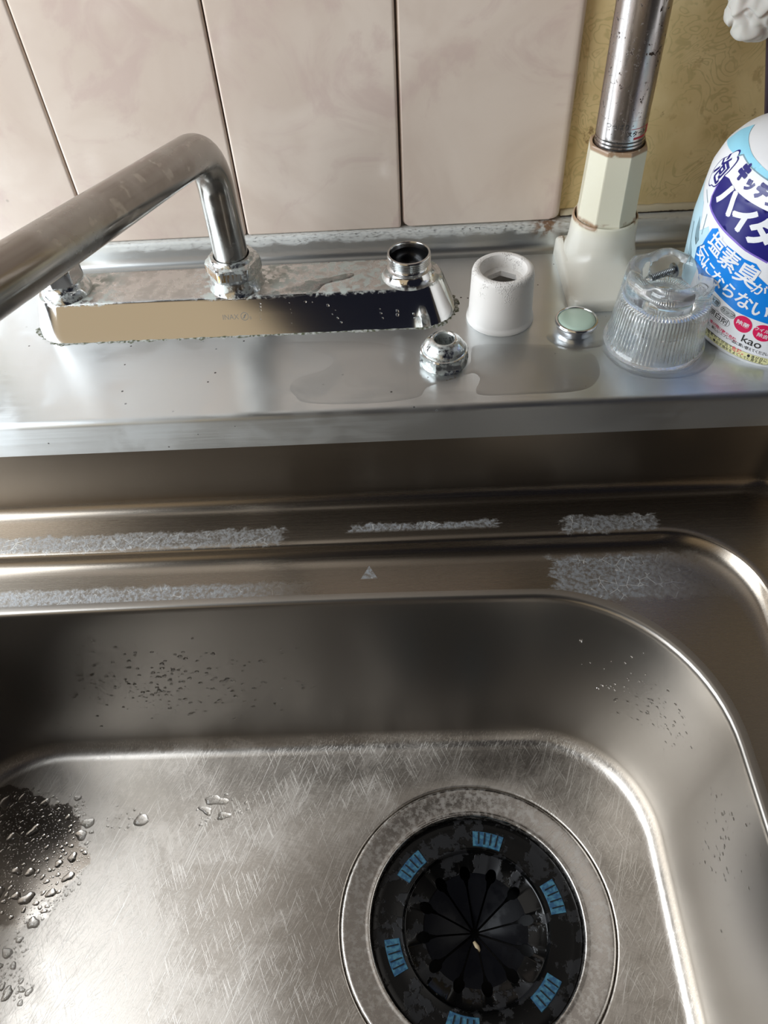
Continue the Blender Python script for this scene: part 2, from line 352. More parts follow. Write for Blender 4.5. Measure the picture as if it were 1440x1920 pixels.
MINT = MB('mint_plastic', (.46,.60,.50), .18, 0, Coat_Weight=.4).m
CHROME = MB('clean_chrome', (.75,.75,.76), .12, 1.0).m
SCREW = MB('screw_steel', (.30,.32,.33), .28, 1.0).m
M = MB('clear_acrylic', (.96,.975,.975), .03); M.set('Transmission Weight', .94); M.set('IOR', 1.46); ACRYL = M.m
M = MB('water', (1,1,1), 0.0); M.set('Transmission Weight', 1); M.set('IOR', 1.333); WATER = M.m
FILM = bpy.data.materials.new('water_film'); FILM.use_nodes = True; nt = FILM.node_tree; nt.nodes.clear()   # a film too thin to refract: clear, with a water surface gloss
fo = nt.nodes.new('ShaderNodeOutputMaterial'); fm = nt.nodes.new('ShaderNodeMixShader'); ft = nt.nodes.new('ShaderNodeBsdfTransparent'); fg = nt.nodes.new('ShaderNodeBsdfGlossy'); ff = nt.nodes.new('ShaderNodeFresnel')
ff.inputs[0].default_value = 1.25; fg.inputs['Roughness'].default_value = .03; ft.inputs[0].default_value = (.985, .985, .985, 1)
nt.links.new(ff.outputs[0], fm.inputs[0]); nt.links.new(ft.outputs[0], fm.inputs[1]); nt.links.new(fg.outputs[0], fm.inputs[2]); nt.links.new(fm.outputs[0], fo.inputs[0])
M = MB('black_rubber', (.010,.011,.013), .16); M.set('Specular IOR Level', .30); q = M.ramp(M.noise(.09, 5, .6), .50, .56); M.set('Roughness', M.mixf(q, .10, .45)); M.set('Base Color', M.mix(q, (.002,.002,.002), (.010,.010,.011))); M.bump(q, .5, .2); RUBBER = M.m
M = MB('slot_blue', (.05,.16,.26), .25); q = M.noise(.4, 4); M.set('Base Color', M.mix(M.ramp(q, .4, .65), (.015,.065,.13), (.045,.15,.21))); BLUE = M.m
M = MB('flap_rubber', (.004,.004,.005), .3); M.set('Specular IOR Level', .06); q = M.ramp(M.noise(.06, 4), .45, .6); M.set('Roughness', M.mixf(q, .2, .45)); FLAP = M.m
BOTW = MB('bottle_white', (.80,.80,.81), .28).m
SPONGE = MB('sponge_white', (.50,.475,.435), .7, 0, Subsurface_Weight=.15).m
PLUM = MB('dark_plum_plastic', (.035,.022,.035), .35).m
def flat(name, c, r=.3): return MB(name, c, r).m
L_NAVY = flat('label_navy', (.012,.010,.16)); L_BLUE = flat('label_blue', (.0,.22,.74)); L_SKY = flat('label_sky', (.30,.66,.82)); L_WHITE = flat('label_white', (.82,.83,.86))
L_YEL = flat('label_yellow', (.80,.78,.42)); L_PINK = flat('label_pink', (.72,.01,.10)); L_GREY = flat('label_grey', (.42,.44,.45)); L_PALE = flat('label_pale_blue', (.45,.58,.70)); L_LBL = flat('label_light', (.50,.72,.82)); L_STEEL = flat('label_slate', (.20,.32,.38)); L_VIO = flat('label_violet', (.22,.14,.55))

# ------------------------------------------------------------------ walls
bm = bmesh.new(); box(bm, -312, 700, 6, 20, -300, 380); struct('wall_back', bm, PAPER, 'yellowed floral wallpaper on the back wall', smooth=False)
bm = bmesh.new()
for i in range(-3, 1):
    for j in range(0, 2):
        x0 = i*100 + .45; x1 = i*100 + 99.55; z0 = 16.2 + j*200 + (.5 if j else 0); z1 = min(379, 16.2 + (j+1)*200 - .5)
        if i == 0: x1 = 100.6
        rings = []
        re = 4.5 if i == 0 else 1.6
        for (ins, y) in ((0, 5.9), (0, re), (.12*re, .45*re), (.35*re, .15*re), (.7*re, .02), (re*1.2, 0.0)):
            inr = ins if i == 0 else ins
            rings.append([bm.verts.new((p[0], y, p[1])) for p in rrect(x0+min(ins, 1.6), x1-inr, z0+min(ins, 1.2), z1-min(ins, 1.2), 1.5+2.2*(i == 0), 4, 2)])
        loft(bm, rings); bm.faces.new(rings[-1])
struct('wall_tiles', bm, TILE, 'glazed pinkish marbled ceramic wall tiles', auto=40).name = 'wall_tile_splashback'
bm = bmesh.new(); box(bm, -299, 99, 3.6, 6.05, 16.5, 378); struct('trim_1', bm, GROUT, 'dark joints between the wall tiles', smooth=False)
bm = bmesh.new()
n = 90; rings = []
for i in range(n):
    x = 101.5 + (600-101.5)*i/(n-1); w = noise.noise(Vector((x*.15, 0, 0)))*.9
    rings.append([bm.verts.new(p) for p in ((x, 6.0, 21+w), (x, 4.6, 20+w), (x, 3.4, 17.5), (x, 3.8, 16.3), (x, 6.0, 16.2))])
loft(bm, rings); bm.faces.new(rings[0]); bm.faces.new(rings[-1])
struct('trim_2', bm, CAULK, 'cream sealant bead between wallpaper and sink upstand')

# ------------------------------------------------------------------ sink
sink = thing('kitchen_sink', 'brushed stainless steel kitchen sink with raised tap ledge and deep rounded basin', 'sink', (0, -160, 0))
def extrude_profile(prof, x0, x1, n=60):
    bm = bmesh.new(); rings = []
    for i in range(n+1):
        x = x0+(x1-x0)*i/n; rings.append([bm.verts.new((x, y, z)) for (y, z) in prof])
    loft(bm, rings, wrap=False); return bm
lipprof = [(5.9, 2), (5.9, 16.0), (-1.6, 16.0), (-2.8, 15.4), (-3.3, 14), (-3.6, 7), (-4.4, 3.4), (-6.2, 1.2), (-9, .15), (-12, 0)]
part('back_upstand', extrude_profile(lipprof, -520, 420), LIP, sink, auto=50)
edge = [(-12, 0), (-60, 0), (-110, 0), (-149.2, 0)]
for k in range(1, 7):
    a = PI/2*k/6; edge.append((-149.2-3.6*math.sin(a), -3.6*(1-math.cos(a))))
edge += [(-152.8, -12), (-152.8, -22.6), (-152.2, -23.8), (-151, -24.2), (-149.5, -24.0), (-146, -24.0)]
part('tap_ledge', extrude_profile(edge, -520, 420, 120), LEDGE, sink, auto=40)

XL, YF = -520, -700
def RR(x1, y1, r, bow=0, x0=XL, y0=YF): return rrect(x0, x1, y0, y1, r, 20, 24, bow)
bm = bmesh.new(); R = []
wx, wy, wr = 232, -149.5, 34
R.append(ring3(bm, RR(wx, wy, wr), -23.5)); R.append(ring3(bm, RR(wx-.4, wy-.4, wr), -45)); R.append(ring3(bm, RR(wx-.8, wy-.8, wr), -66))
for k in range(1, 8):
    a = PI/2*k/7; ins = .8+9*(1-math.cos(a)); R.append(ring3(bm, RR(wx-ins, wy-ins, wr-2, 0, XL+ins, YF+ins), -66-9*math.sin(a)))
AX, AY, AR = 190.5, -182.3, 50; BX0, BY0 = -385, -650
R.append(ring3(bm, RR(AX+3, AY+3, AR+3, 0, BX0-3, BY0-3), -75.1))
for (ins, z) in ((0, -75.4), (-.9, -76.0), (-1.6, -77.2)): R.append(ring3(bm, RR(AX+ins, AY+ins, AR+ins, 0, BX0-ins, BY0-ins), z))
for (ins, z) in ((2.2, -79.2), (3.4, -81.3), (5.4, -83.0), (8.5, -84.2), (12, -84.8)): R.append(ring3(bm, RR(AX-ins, AY-ins, AR+ins*.5, 0, BX0+ins, BY0+ins), z))
EX, EY, ER, EB = 153.0, -220.0, 88, 3.5; EX0, EY0 = -335, -628
R.append(ring3(bm, RR(EX+5, EY+5, ER+3, EB, EX0-5, EY0-5), -85.0))
loft(bm, R)
part('sink_surround', bm, SURR, sink, auto=60)
bm = bmesh.new(); R = []
R.append(ring3(bm, RR(EX+5, EY+5, ER+3, EB, EX0-5, EY0-5), -85.0))
R.append(ring3(bm, RR(EX+2, EY+2, ER+1, EB, EX0-2, EY0-2), -85.1))
for (ins, z) in ((.8, -85.5), (0, -86.3), (-.5, -87.6), (-.8, -90)): R.append(ring3(bm, RR(EX+ins, EY+ins, ER, EB, EX0-ins, EY0-ins), z))
FX, FY, FR = 148, -233.5, 66
for k in range(1, 10):
    t = k/9; e = t; R.append(ring3(bm, RR(EX-.8+(151.5-EX)*e, EY-.8+(-227-EY)*e, ER+(76-ER)*e, EB*(1-e*.4), EX0+.8+4*e, EY0+.8+8*e), -90-(236-90)*t))
for k in range(1, 8):
    a = PI/2*k/7; R.append(ring3(bm, RR(150.7-9*(1-math.cos(a)), -227.8-10*(1-math.cos(a)), 76-7*(1-math.cos(a)), 2.0*(1-k/9), EX0+4.8+9*(1-math.cos(a)), EY0+8.8+10*(1-math.cos(a))), -236-14*math.sin(a)))
DX, DY = 29.3, -347.5
fl = RR(141.7, -237.8, 69, 0, EX0+13.8, EY0+18.8)
R.append(ring3(bm, fl, -250.0)) if False else None
def circ_like(pts, r): # circle points matched by angle about the drain
    return [(DX+r*math.cos(math.atan2(p[1]-DY, p[0]-DX)), DY+r*math.sin(math.atan2(p[1]-DY, p[0]-DX))) for p in pts]
for f in (.25, .5, .75):
    c0 = circ_like(fl, 86); R.append(ring3(bm, [(p[0]*(1-f)+q[0]*f, p[1]*(1-f)+q[1]*f) for p, q in zip(fl, c0)], -250.0))
R.append(ring3(bm, circ_like(fl, 86.2), -250.0)); R.append(ring3(bm, circ_like(fl, 85.3), -250.25)); R.append(ring3(bm, circ_like(fl, 84.9), -251.2)); R.append(ring3(bm, circ_like(fl, 84.8), -254))
loft(bm, R)
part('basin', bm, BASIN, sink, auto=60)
bm = bmesh.new()
lathe(bm, [(84.7,-253.5), (84.2,-251), (83.7,-249.9), (82.9,-249.4), (81.8,-249.5), (79,-250.0), (74,-250.9), (69.5,-251.7), (68.2,-251.8), (67.2,-251.5), (66.3,-251.8), (65.9,-253), (65.8,-256), (65.6,-285)], DX, DY, 128)
part('drain_flange', bm, FLANGE, sink, auto=70)
bm = bmesh.new(); lathe(bm, [(65.4,-262), (64,-330), (50,-345), (0.5,-346)], DX, DY, 64); part('drain_cup', bm, DARKIN, sink)

# ------------------------------------------------------------------ rubber drain cover
cover = thing('drain_cover', 'black rubber drain cover with radial flaps and six blue slots', 'drain cover', (DX, DY, -262))
bm = bmesh.new()
seg = 360; nsl = 12; prof_r = [65.4, 65.0, 63.8, 60, 47.5, 46.3, 45.6, 44.6, 43.6]; prof_z = [-259.2, -258.2, -257.8, -258.3, -258.9, -258.7, -259.4, -261.8, -262.3]
def rin(a):
    d = ((a - .13 + PI/nsl) % (2*PI/nsl)) - PI/nsl; u = d*33/3.3
    return 33 + (4.6*math.sqrt(1-u*u) if abs(u) < 1 else 0)
rings = []
for r, z in zip(prof_r, prof_z): rings.append([bm.verts.new((DX+r*math.cos(2*PI*i/seg), DY+r*math.sin(2*PI*i/seg), z)) for i in range(seg)])
rings.append([bm.verts.new((DX+rin(2*PI*i/seg)*math.cos(2*PI*i/seg), DY+rin(2*PI*i/seg)*math.sin(2*PI*i/seg), -264.5)) for i in range(seg)])
rings.append([bm.verts.new((DX+rin(2*PI*i/seg)*math.cos(2*PI*i/seg), DY+rin(2*PI*i/seg)*math.sin(2*PI*i/seg), -266.3)) for i in range(seg)])
for r, z in ((44, -264.2), (63, -260.5), (65.4, -261)): rings.append([bm.verts.new((DX+r*math.cos(2*PI*i/seg), DY+r*math.sin(2*PI*i/seg), z)) for i in range(seg)])
loft(bm, rings, closed=True); part('rubber_ring', bm, RUBBER, cover, auto=40)
for k in range(nsl):
    a0 = .13 + 2*PI*k/nsl; a1 = a0 + 2*PI/nsl; am = (a0+a1)/2; bm = bmesh.new(); drop = random.uniform(-1.5, 2.5)
    outl = []
    def P(r, a, dz=0): 
        t = (34-r)/31; return Vector((DX+r*math.cos(a), DY+r*math.sin(a), -264.7 - 13*t**1.2 - drop*t + dz))
    gap = .7
    L = []
    for r in (3.0, 8, 14, 20, 25): L.append((r, a0 + gap/r*.9))
    for t in range(1, 7):
        th = -PI/2 + PI*t/7*.5 ; L.append((28.5+4.5*(t/6), a0 + (gap+2.5*math.sin(PI/2*min(1, t/4)))/31))
    Rr_ = [(r, 2*am-a) for (r, a) in L]
    rows = []
    for (r, a), (r2, a2) in zip(L, Rr_):
        rows.append([P(r, a+(a2-a)*j/6) for j in range(7)])
    top = [[bm.verts.new(p) for p in row] for row in rows]; bot = [[bm.verts.new(p+Vector((0, 0, -1.4))) for p in row] for row in rows]
    for i in range(len(rows)-1):
        for j in range(6):
            bm.faces.new((top[i][j], top[i][j+1], top[i+1][j+1], top[i+1][j])); bm.faces.new((bot[i][j], bot[i+1][j], bot[i+1][j+1], bot[i][j+1]))
    for i in range(len(rows)-1):
        bm.faces.new((top[i][0], top[i+1][0], bot[i+1][0], bot[i][0])); bm.faces.new((top[i][6], bot[i][6], bot[i+1][6], top[i+1][6]))
    for j in range(6):
        bm.faces.new((top[0][j], bot[0][j], bot[0][j+1], top[0][j+1])); bm.faces.new((top[-1][j], top[-1][j+1], bot[-1][j+1], bot[-1][j]))
    part('flap', bm, FLAP, cover, auto=40)
for k in range(6):
    a = math.radians(17 + 60*k); bm = bmesh.new(); da = 9.6/53
    rows = []
    for i in range(13):
        aa = a - da + 2*da*i/12
        rows.append([bm.verts.new((DX+r*math.cos(aa), DY+r*math.sin(aa), z)) for r, z in ((48.2, -258.9), (48.5, -258.2), (57.4, -257.7), (57.8, -258.4))])
    loft(bm, rows, wrap=False); bm.faces.new(rows[0]); bm.faces.new(rows[-1][::-1])
    s_ = part('slot', bm, BLUE, cover, auto=40, label='ribbed slot with blue showing through')
    bm = bmesh.new()
    for t in (-.62, -.2, .22, .62):
        aa = a + da*t; u = Vector((math.cos(aa), math.sin(aa), 0)); w = Vector((-u.y, u.x, 0)); c = Vector((DX, DY, 0))
        vs = []
        for z0 in (-258.6, -257.35):
            for (r, q) in ((49.6, -.28), (57.0, -.28), (57.0, .28), (49.6, .28)): vs.append(bm.verts.new(c+u*r+w*q+Vector((0, 0, z0+(.25 if r > 55 else 0)))))
        for f in ((3,2,1,0),(4,5,6,7),(0,1,5,4),(1,2,6,5),(2,3,7,6),(3,0,4,7)): bm.faces.new([vs[i] for i in f])
    part('rib', bm, DARKIN, s_, smooth=False)
bm = bmesh.new()
tube(bm, [(28.3,-353,-274.6), (30,-356,-274.2), (31.6,-359,-274.9)], lambda t: .9+.7*math.sin(PI*t), 8); single('food_scrap', bm, flat('scrap_beige', (.42,.33,.2), .6), 'small pale scrap caught in the centre of the drain cover flaps', 'food scrap', (29.5,-356,-275))

# ------------------------------------------------------------------ tap
tap = thing('kitchen_tap', 'chrome deck tap with curved swivel spout and its right handle removed', 'tap', (-97, -61, 0))
bm = bmesh.new(); R = []
def TR(x0, x1, y0, y1, r): return rrect(x0, x1, y0, y1, r, 14, 24)
for (x0, x1, y0, y1, r, z) in ((-224.2,30.5,-83.2,-39,21.5,0), (-223.7,29.8,-82.5,-39.4,21.2,2), (-220.9,26,-78.9,-41.2,19.2,12), (-218.6,22.9,-76.0,-42.8,17.6,20), (-218.0,22.2,-75.5,-43.2,17.2,21.2), (-217.0,21.2,-74.7,-44.0,14.8,21.9), (-214,18,-72,-47,11.8,22.0)):
    R.append(ring3(bm, TR(x0, x1, y0, y1, r), z))
loft(bm, R); bm.faces.new(R[-1]); bm.faces.new(R[0])
part('tap_body', bm, TAP, tap, auto=40)
# lime crust around the foot of the body
bm = bmesh.new(); P0 = TR(-224.2, 30.5, -83.2, -39, 21.5); P1 = TR(-227.6, 33.2, -86.0, -36.5, 24)
def dens(pts, m=4): return [((a[0]*(m-i)+b[0]*i)/m, (a[1]*(m-i)+b[1]*i)/m) for a, b in zip(pts, pts[1:]+pts[:1]) for i in range(m)]
P0 = dens(P0); P1 = dens(P1)
ro = []; rm = []; ri = []
for p, q in zip(P0, P1):
    w = max(.05, .45+1.3*noise.noise(Vector((p[0]*.12, p[1]*.12, 0)))+.9*noise.noise(Vector((p[0]*.5, p[1]*.5, 3)))); w = min(w, 1.3)
    dx, dy = q[0]-p[0], q[1]-p[1]; h = .2+.45*w*random.uniform(.6, 1)
    ri.append(bm.verts.new((p[0]-dx*.1, p[1]-dy*.1, h))); rm.append(bm.verts.new((p[0]+dx*.35*w, p[1]+dy*.35*w, h*.6))); ro.append(bm.verts.new((p[0]+dx*.75*w, p[1]+dy*.75*w, -.02)))
loft(bm, [ri, rm, ro]); part('lime_crust', bm, CRUST, tap, auto=30, label='grey-green limescale crust at the foot')
# left stub with its nut
st = None
bm = bmesh.new(); lathe(bm, [(15,21.8), (14.3,24.5), (12.8,27), (11.6,28), (11.3,30.5)], -200, -61, 64, cap1=True); part('valve_boss', bm, SCALED, tap, auto=50)
def hexr(r_out, apo, seg6=6, rot=0):
    def f(a):
        l = ((a-rot) % (2*PI/seg6)) - PI/seg6; return min(r_out, apo/math.cos(l))
    return f
h = hexr(12.4, 11.2, 6, .2)
bm = bmesh.new(); lathe(bm, [(11.4,30.2), (12.2,30.6), (12.4,31.4), (12.4,38.5), (12.2,39.6), (11.2,41.2), (8,42), (7.6,42.6), (.5,42.8)], -200, -61, 96, rf=lambda r, z, a: min(r, h(a)), cap1=True, cap0=True); part('valve_nut', bm, TAP, tap, auto=30)
# spout nut
bm = bmesh.new(); lathe(bm, [(16.5,21.9), (16,23), (15.2,25.8), (14.6,28.5), (14.4,29.5)], -98.5, -61, 64, cap1=True); part('spout_boss', bm, SCALED, tap, auto=50)
h2 = hexr(16.2, 14.3, 6, .1)
def nutrf(r, z, a):
    q = h2(a)
    return min(r, q)
bm = bmesh.new(); rg = lathe(bm, [(12.5,29), (14.6,29.2), (15.8,30.4), (16.2,31.6), (16.2,36.2), (15.6,37.6), (14.6,38.2), (12.9,38.9), (12.6,40.2), (12.2,40.8), (10.4,40.9), (10.1,40.2), (10.1,30)], -98.5, -61, 120, rf=nutrf, closed=True)
o = part('spout_nut', bm, [SCALED, NUTM], tap, auto=30)
for p in o.data.polygons:
    c = p.center/S + Vector((-97, -61, 0))
    if 31.3 < c.z < 36.5 and math.hypot(c.x+98.5, c.y+61) > 13 and c.y < -63 and c.x < -92: p.material_index = 1
# spout
Lp = Vector((-131.6, -241.2, 144.9)); C = Vector((-98.5, -61.5, 103)); dL = (Lp-C).normalized()
Pn = [(-98.5, -61.2, 34), C, C + dL*262, C + dL*262 + Vector((0, -3, -48))]
bm = bmesh.new(); path = fillet_path(Pn, [30, 22], 4); tube(bm, path, 9.7, 48); sp_ = part('spout', bm, SPOUT, tap, auto=60)
bm = bmesh.new(); lathe(bm, [(9.7,0), (11.2,-1), (11.2,-16), (10.4,-17), (8,-17), (8,-3), (9.6,-1)], 0, 0, 40, closed=True)
e = path[-1]
for v in bm.verts: v.co += e + Vector((0, 0, 8))
part('aerator', bm, CHROME, sp_, auto=40)
# threaded right port
bm = bmesh.new(); lathe(bm, [(16.5,21.8), (15.4,22.6), (14.0,24.0), (13.4,25.6), (13.0,26.6), (12.9,27.4), (11.3,28.0), (10.9,28.6), (10.9,30.2), (11.4,30.8)], 3, -61, 96); part('port_collar', bm, TAP, tap, auto=50)
bm = bmesh.new(); prof = [(11.4,30.6)]
for k in range(4): prof += [(12.55,31.0+k*1.15), (12.6,31.35+k*1.15), (11.75,31.75+k*1.15)]
prof += [(12.5,35.6), (12.3,36.2), (11.3,36.3), (11.0,35.6), (10.8,22.5)]
lathe(bm, prof, 3, -61, 96); part('thread', bm, THREAD, tap, auto=35)
bm = bmesh.new(); lathe(bm, [(10.85,33), (10.7,26), (.3,25)], 3, -61, 48, cap1=True); part('bore', bm, DARKIN, tap)

# ---- text helpers
def text_bm(txt, size, bold=0.0):
    cu = bpy.data.curves.new('t', 'FONT'); cu.body = txt; cu.size = size; cu.align_x = 'CENTER'; cu.align_y = 'CENTER'; cu.offset = bold; cu.resolution_u = 3
    ob = bpy.data.objects.new('t', cu); col.objects.link(ob)
    dg = bpy.context.evaluated_depsgraph_get(); dg.update(); me = bpy.data.meshes.new_from_object(ob.evaluated_get(dg))
    b = bmesh.new(); b.from_mesh(me); bpy.data.objects.remove(ob); bpy.data.curves.remove(cu); bpy.data.meshes.remove(me)
    return b
def slice2d(b, step):
    xs = [v.co.x for v in b.verts]; ys = [v.co.y for v in b.verts]
    if not xs: return
    x = math.floor(min(xs)/step)*step
    while x < max(xs):
        bmesh.ops.bisect_plane(b, geom=b.verts[:]+b.edges[:]+b.faces[:], plane_co=(x, 0, 0), plane_no=(1, 0, 0)); x += step
    y = math.floor(min(ys)/step)*step
    while y < max(ys):
        bmesh.ops.bisect_plane(b, geom=b.verts[:]+b.edges[:]+b.faces[:], plane_co=(0, y, 0), plane_no=(0, 1, 0)); y += step
def place2d(bm, src, s0, z0, rot=0.0, sx=1.0, sy=1.0, shear=0.0):
    vm = {}
    c, sn = math.cos(rot), math.sin(rot)
    for v in src.verts:
        x, y = v.co.x*sx + v.co.y*shear, v.co.y*sy
        vm[v] = bm.verts.new((s0 + x*c - y*sn, z0 + x*sn + y*c, 0))
    for f in src.faces:
        try: bm.faces.new([vm[v] for v in f.verts])
        except ValueError: pass
    src.free()
def poly2d(bm, pts):
    bm.faces.new([bm.verts.new((p[0], p[1], 0)) for p in pts])
def wrap(bm, surf, off, step=1.5):
    slice2d(bm, step)
    bmesh.ops.triangulate(bm, faces=bm.faces)
    for v in bm.verts: v.co = surf(v.co.x, v.co.y, off)
# stamped maker's mark on the front face
def face_surf(x, z, off): return Vector((x, -83.2 + 7.2*z/20 - off*.94, z + off*.34))
bm = bmesh.new(); place2d(bm, text_bm('INAX', 4.0), -102.6, 12.2, 0); 
for r0, r1 in ((2.35, 1.95),):
    for i in range(32):
        a, b = 2*PI*i/32, 2*PI*(i+1)/32; poly2d(bm, [(-94.3+r*math.cos(t), 12.4+r*math.sin(t)) for r, t in ((r0, a), (r0, b), (r1, b), (r1, a))])
poly2d(bm, [(-95.7, 11.3), (-95.2, 11.0), (-93.0, 13.6), (-93.5, 13.9)]); poly2d(bm, [(-94.9, 13.0), (-94.5, 12.4), (-93.4, 13.0), (-93.4, 13.5)]); poly2d(bm, [(-94.9, 11.3), (-94.4, 11.2), (-93.9, 12.4), (-94.3, 12.6)])
place2d(bm, text_bm('B', 2.2), -90.9, 11.3)
for v in bm.verts: v.co.y -= 1.4
wrap(bm, face_surf, .03, 3)
part('stamped_mark', bm, flat('stamp_shade', (.20,.18,.15), .5), tap, smooth=False, auto='keep', label='stamped maker mark')

# ------------------------------------------------------------------ loose parts on the ledge
CX_, CY_ = 55.6, -75.6
sleeve = thing('plastic_sleeve', 'chalky white plastic sleeve with hexagonal bore standing between tap and pole', 'tap sleeve', (CX_, CY_, 0))
bm = bmesh.new(); hx = hexr(99, 8.2, 6, PI/6)
prof = [(18.2,0), (19.5,.1), (19.8,.8), (19.6,2.2), (18.9,3.0), (18.6,4), (18.2,15), (17.6,30.5), (17.1,32), (16.0,32.9), (14.6,33.1), (13.4,32.7), (12.9,31.6), (12.6,26), (12.3,25.0)]
rg = lathe(bm, prof, CX_, CY_, 96)
def hring(z): return [bm.verts.new((CX_+hx(2*PI*i/96)*math.cos(2*PI*i/96), CY_+hx(2*PI*i/96)*math.sin(2*PI*i/96), z)) for i in range(96)]
h1, h2_, = hring(24.8), hring(21.5); low = [bm.verts.new((CX_+17.4*math.cos(2*PI*i/96), CY_+17.4*math.sin(2*PI*i/96), 11)) for i in range(96)]
for v in low: v.co = Vector((CX_+(v.co.x-CX_)*.93, CY_+(v.co.y-CY_)*.93, 21.3))
l0 = [bm.verts.new((CX_+17.8*math.cos(2*PI*i/96), CY_+17.8*math.sin(2*PI*i/96), 0)) for i in range(96)]
loft(bm, [rg[-1], h1, h2_, low, l0, rg[0]]); part('sleeve_wall', bm, WHITE, sleeve, auto=35)

NX, NY = 20.3, -113.8
bm = bmesh.new(); ha = hexr(99, 11.9, 6, math.radians(8))
def barrel(r, z, a):
    if 1.0 < z < 8.2:
        lim = ha(a) + max(0, abs(z-4.6)-2.2)*.55
        return min(r, lim)
    return r
prof = [(11,0), (13.2,.1), (13.8,1.1), (13.9,2), (13.9,3), (13.9,4.2), (13.9,5.4), (13.8,6.6), (13.5,7.6), (13.0,8.4), (12.3,8.6), (12.0,8.9), (12.0,9.6), (11.3,11), (10.0,12.8), (8.6,14.3), (7.4,15.2), (6.6,15.5), (5.9,15.4), (5.4,14.6), (5.3,5), (5.2,.3)]
lathe(bm, prof, NX, NY, 144, rf=barrel, closed=True)
single('gland_nut', bm, SCALED, 'small corroded chrome dome nut with a hole, in front of the tap', 'nut', (NX, NY, 0), auto=28)

BX, BY = 97.6, -91.0
cap = thing('handle_button', 'small round mint green disc in a chrome cup', 'tap button', (BX, BY, 0))
cap['label'] = 'small mint green tap button in a chrome ring, lying before the pole base'
bm = bmesh.new(); lathe(bm, [(8.5,.0), (10.2,.2), (10.6,1.2), (10.9,3.6), (11.6,4.4), (12.2,5.4), (12.3,6.6), (11.9,7.2), (11.1,7.3), (10.7,6.9), (10.6,6.2), (4,6.1)], BX, BY, 72, cap0=True, cap1=True); part('chrome_ring', bm, CHROME, cap, auto=40)
bm = bmesh.new(); lathe(bm, [(10.5,6.2), (10.4,7.0), (9.9,7.4), (8,7.7), (4,8.0), (.4,8.1)], BX, BY, 64, cap1=True, cap0=True); part('mint_disc', bm, MINT, cap, auto=40)

# clear acrylic handle
KX, KY = 139.2, -104.6
def lobes(a, n=6, ph=.35): return .5+.5*math.cos(n*(a-ph))
def smooth01(t): t = max(0, min(1, t)); return t*t*(3-2*t)
bm = bmesh.new(); SEG = 432
def krf(r, z, a):
    if r > 21.9 and z > 3.5:          # outside: shallow finger flutes that deepen upward
        return r - 1.8*(1-lobes(a)**.5)*smooth01((z-18)/22)
    if 14.0 < r < 21.9 and z > 40: return r - 1.0*(1-lobes(a))
    return r
def kz(r, z, a):
    if z > 39 and r > 14: return z + 1.3*(lobes(a)**1.2-.35)
    return z
prof = [(25.5,0.0), (27.4,.3), (27.9,1.6), (27.5,3.0), (26.4,4.2), (26.0,6), (25.4,14), (24.8,22), (24.2,31), (23.7,38), (23.3,42), (22.6,44.0), (21.2,44.8), (19,44.9), (16.6,44.4), (15.2,43.0), (14.6,40), (14.0,35), (12.8,33.4), (6,33), (3.2,32.8), (3.0,32), (3.0,29.2), (6.5,28.9), (7.6,28.2), (8.0,26), (8.2,9), (9.6,8.2), (10.4,9), (10.4,26.0), (12.5,28.2), (17.4,28.6), (19.8,27.5), (20.6,24), (21.6,14), (22.6,6), (23.2,1.6), (23.6,0.2)]
rings = []
for idx, (r, z) in enumerate(prof):
    ring = []
    for i in range(SEG):
        a = 2*PI*i/SEG; rr = krf(r, z, a)
        if idx >= 30:          # fine ribs inside the shell
            rib = .5+.5*math.cos(72*a); amp = {30: .0, 31: .5}.get(idx, .62)
            if idx >= 36: amp = .0 if idx == 37 else .3
            rr = r - amp*rib
        ring.append(bm.verts.new((KX+rr*math.cos(a), KY+rr*math.sin(a), kz(rr, z, a) if idx < 18 else z + (.5*math.cos(72*a) if idx == 31 else 0))))
    rings.append(ring)
loft(bm, rings, closed=True)
single('clear_tap_handle', bm, ACRYL, 'clear ribbed acrylic tap handle standing upright beside the bleach bottle', 'tap handle', (KX, KY, 0), auto=50)
# screw
sc_ = thing('machine_screw', 'grey threaded machine screw lying in the top of the clear handle', 'screw', (139, -95.4, 36))
p0 = Vector((131.8, -97.2, 36.3)); p1 = Vector((143.6, -94.6, 38.6)); d = (p1-p0).normalized()
bm = bmesh.new(); pts = [p0 + (p1-p0)*(i/110) for i in range(111)]
tube(bm, pts, lambda t: 1.75+.28*math.cos(t*110/8*2*PI), 20); part('shank', bm, SCREW, sc_, auto=60)
bm = bmesh.new(); hp = [p1-d*.2, p1, p1+d*.01, p1+d*1.2, p1+d*1.9, p1+d*2.3]; rr = [2, 2.1, 3.9, 4.0, 3.4, 2.2]
rings = tube(bm, hp, 1.0, 32)
q = d.orthogonal()
for rg, c, r in zip(rings, hp, rr):
    for v in rg: v.co = c + (v.co-c).normalized()*r
part('screw_head', bm, SCREW, sc_, auto=35)

# ------------------------------------------------------------------ tension pole
PX, PY = 120.6, -30
pole = thing('tension_pole', 'spotted metal tension pole in an ivory plastic foot, standing on the ledge', 'pole', (PX, PY, 0))
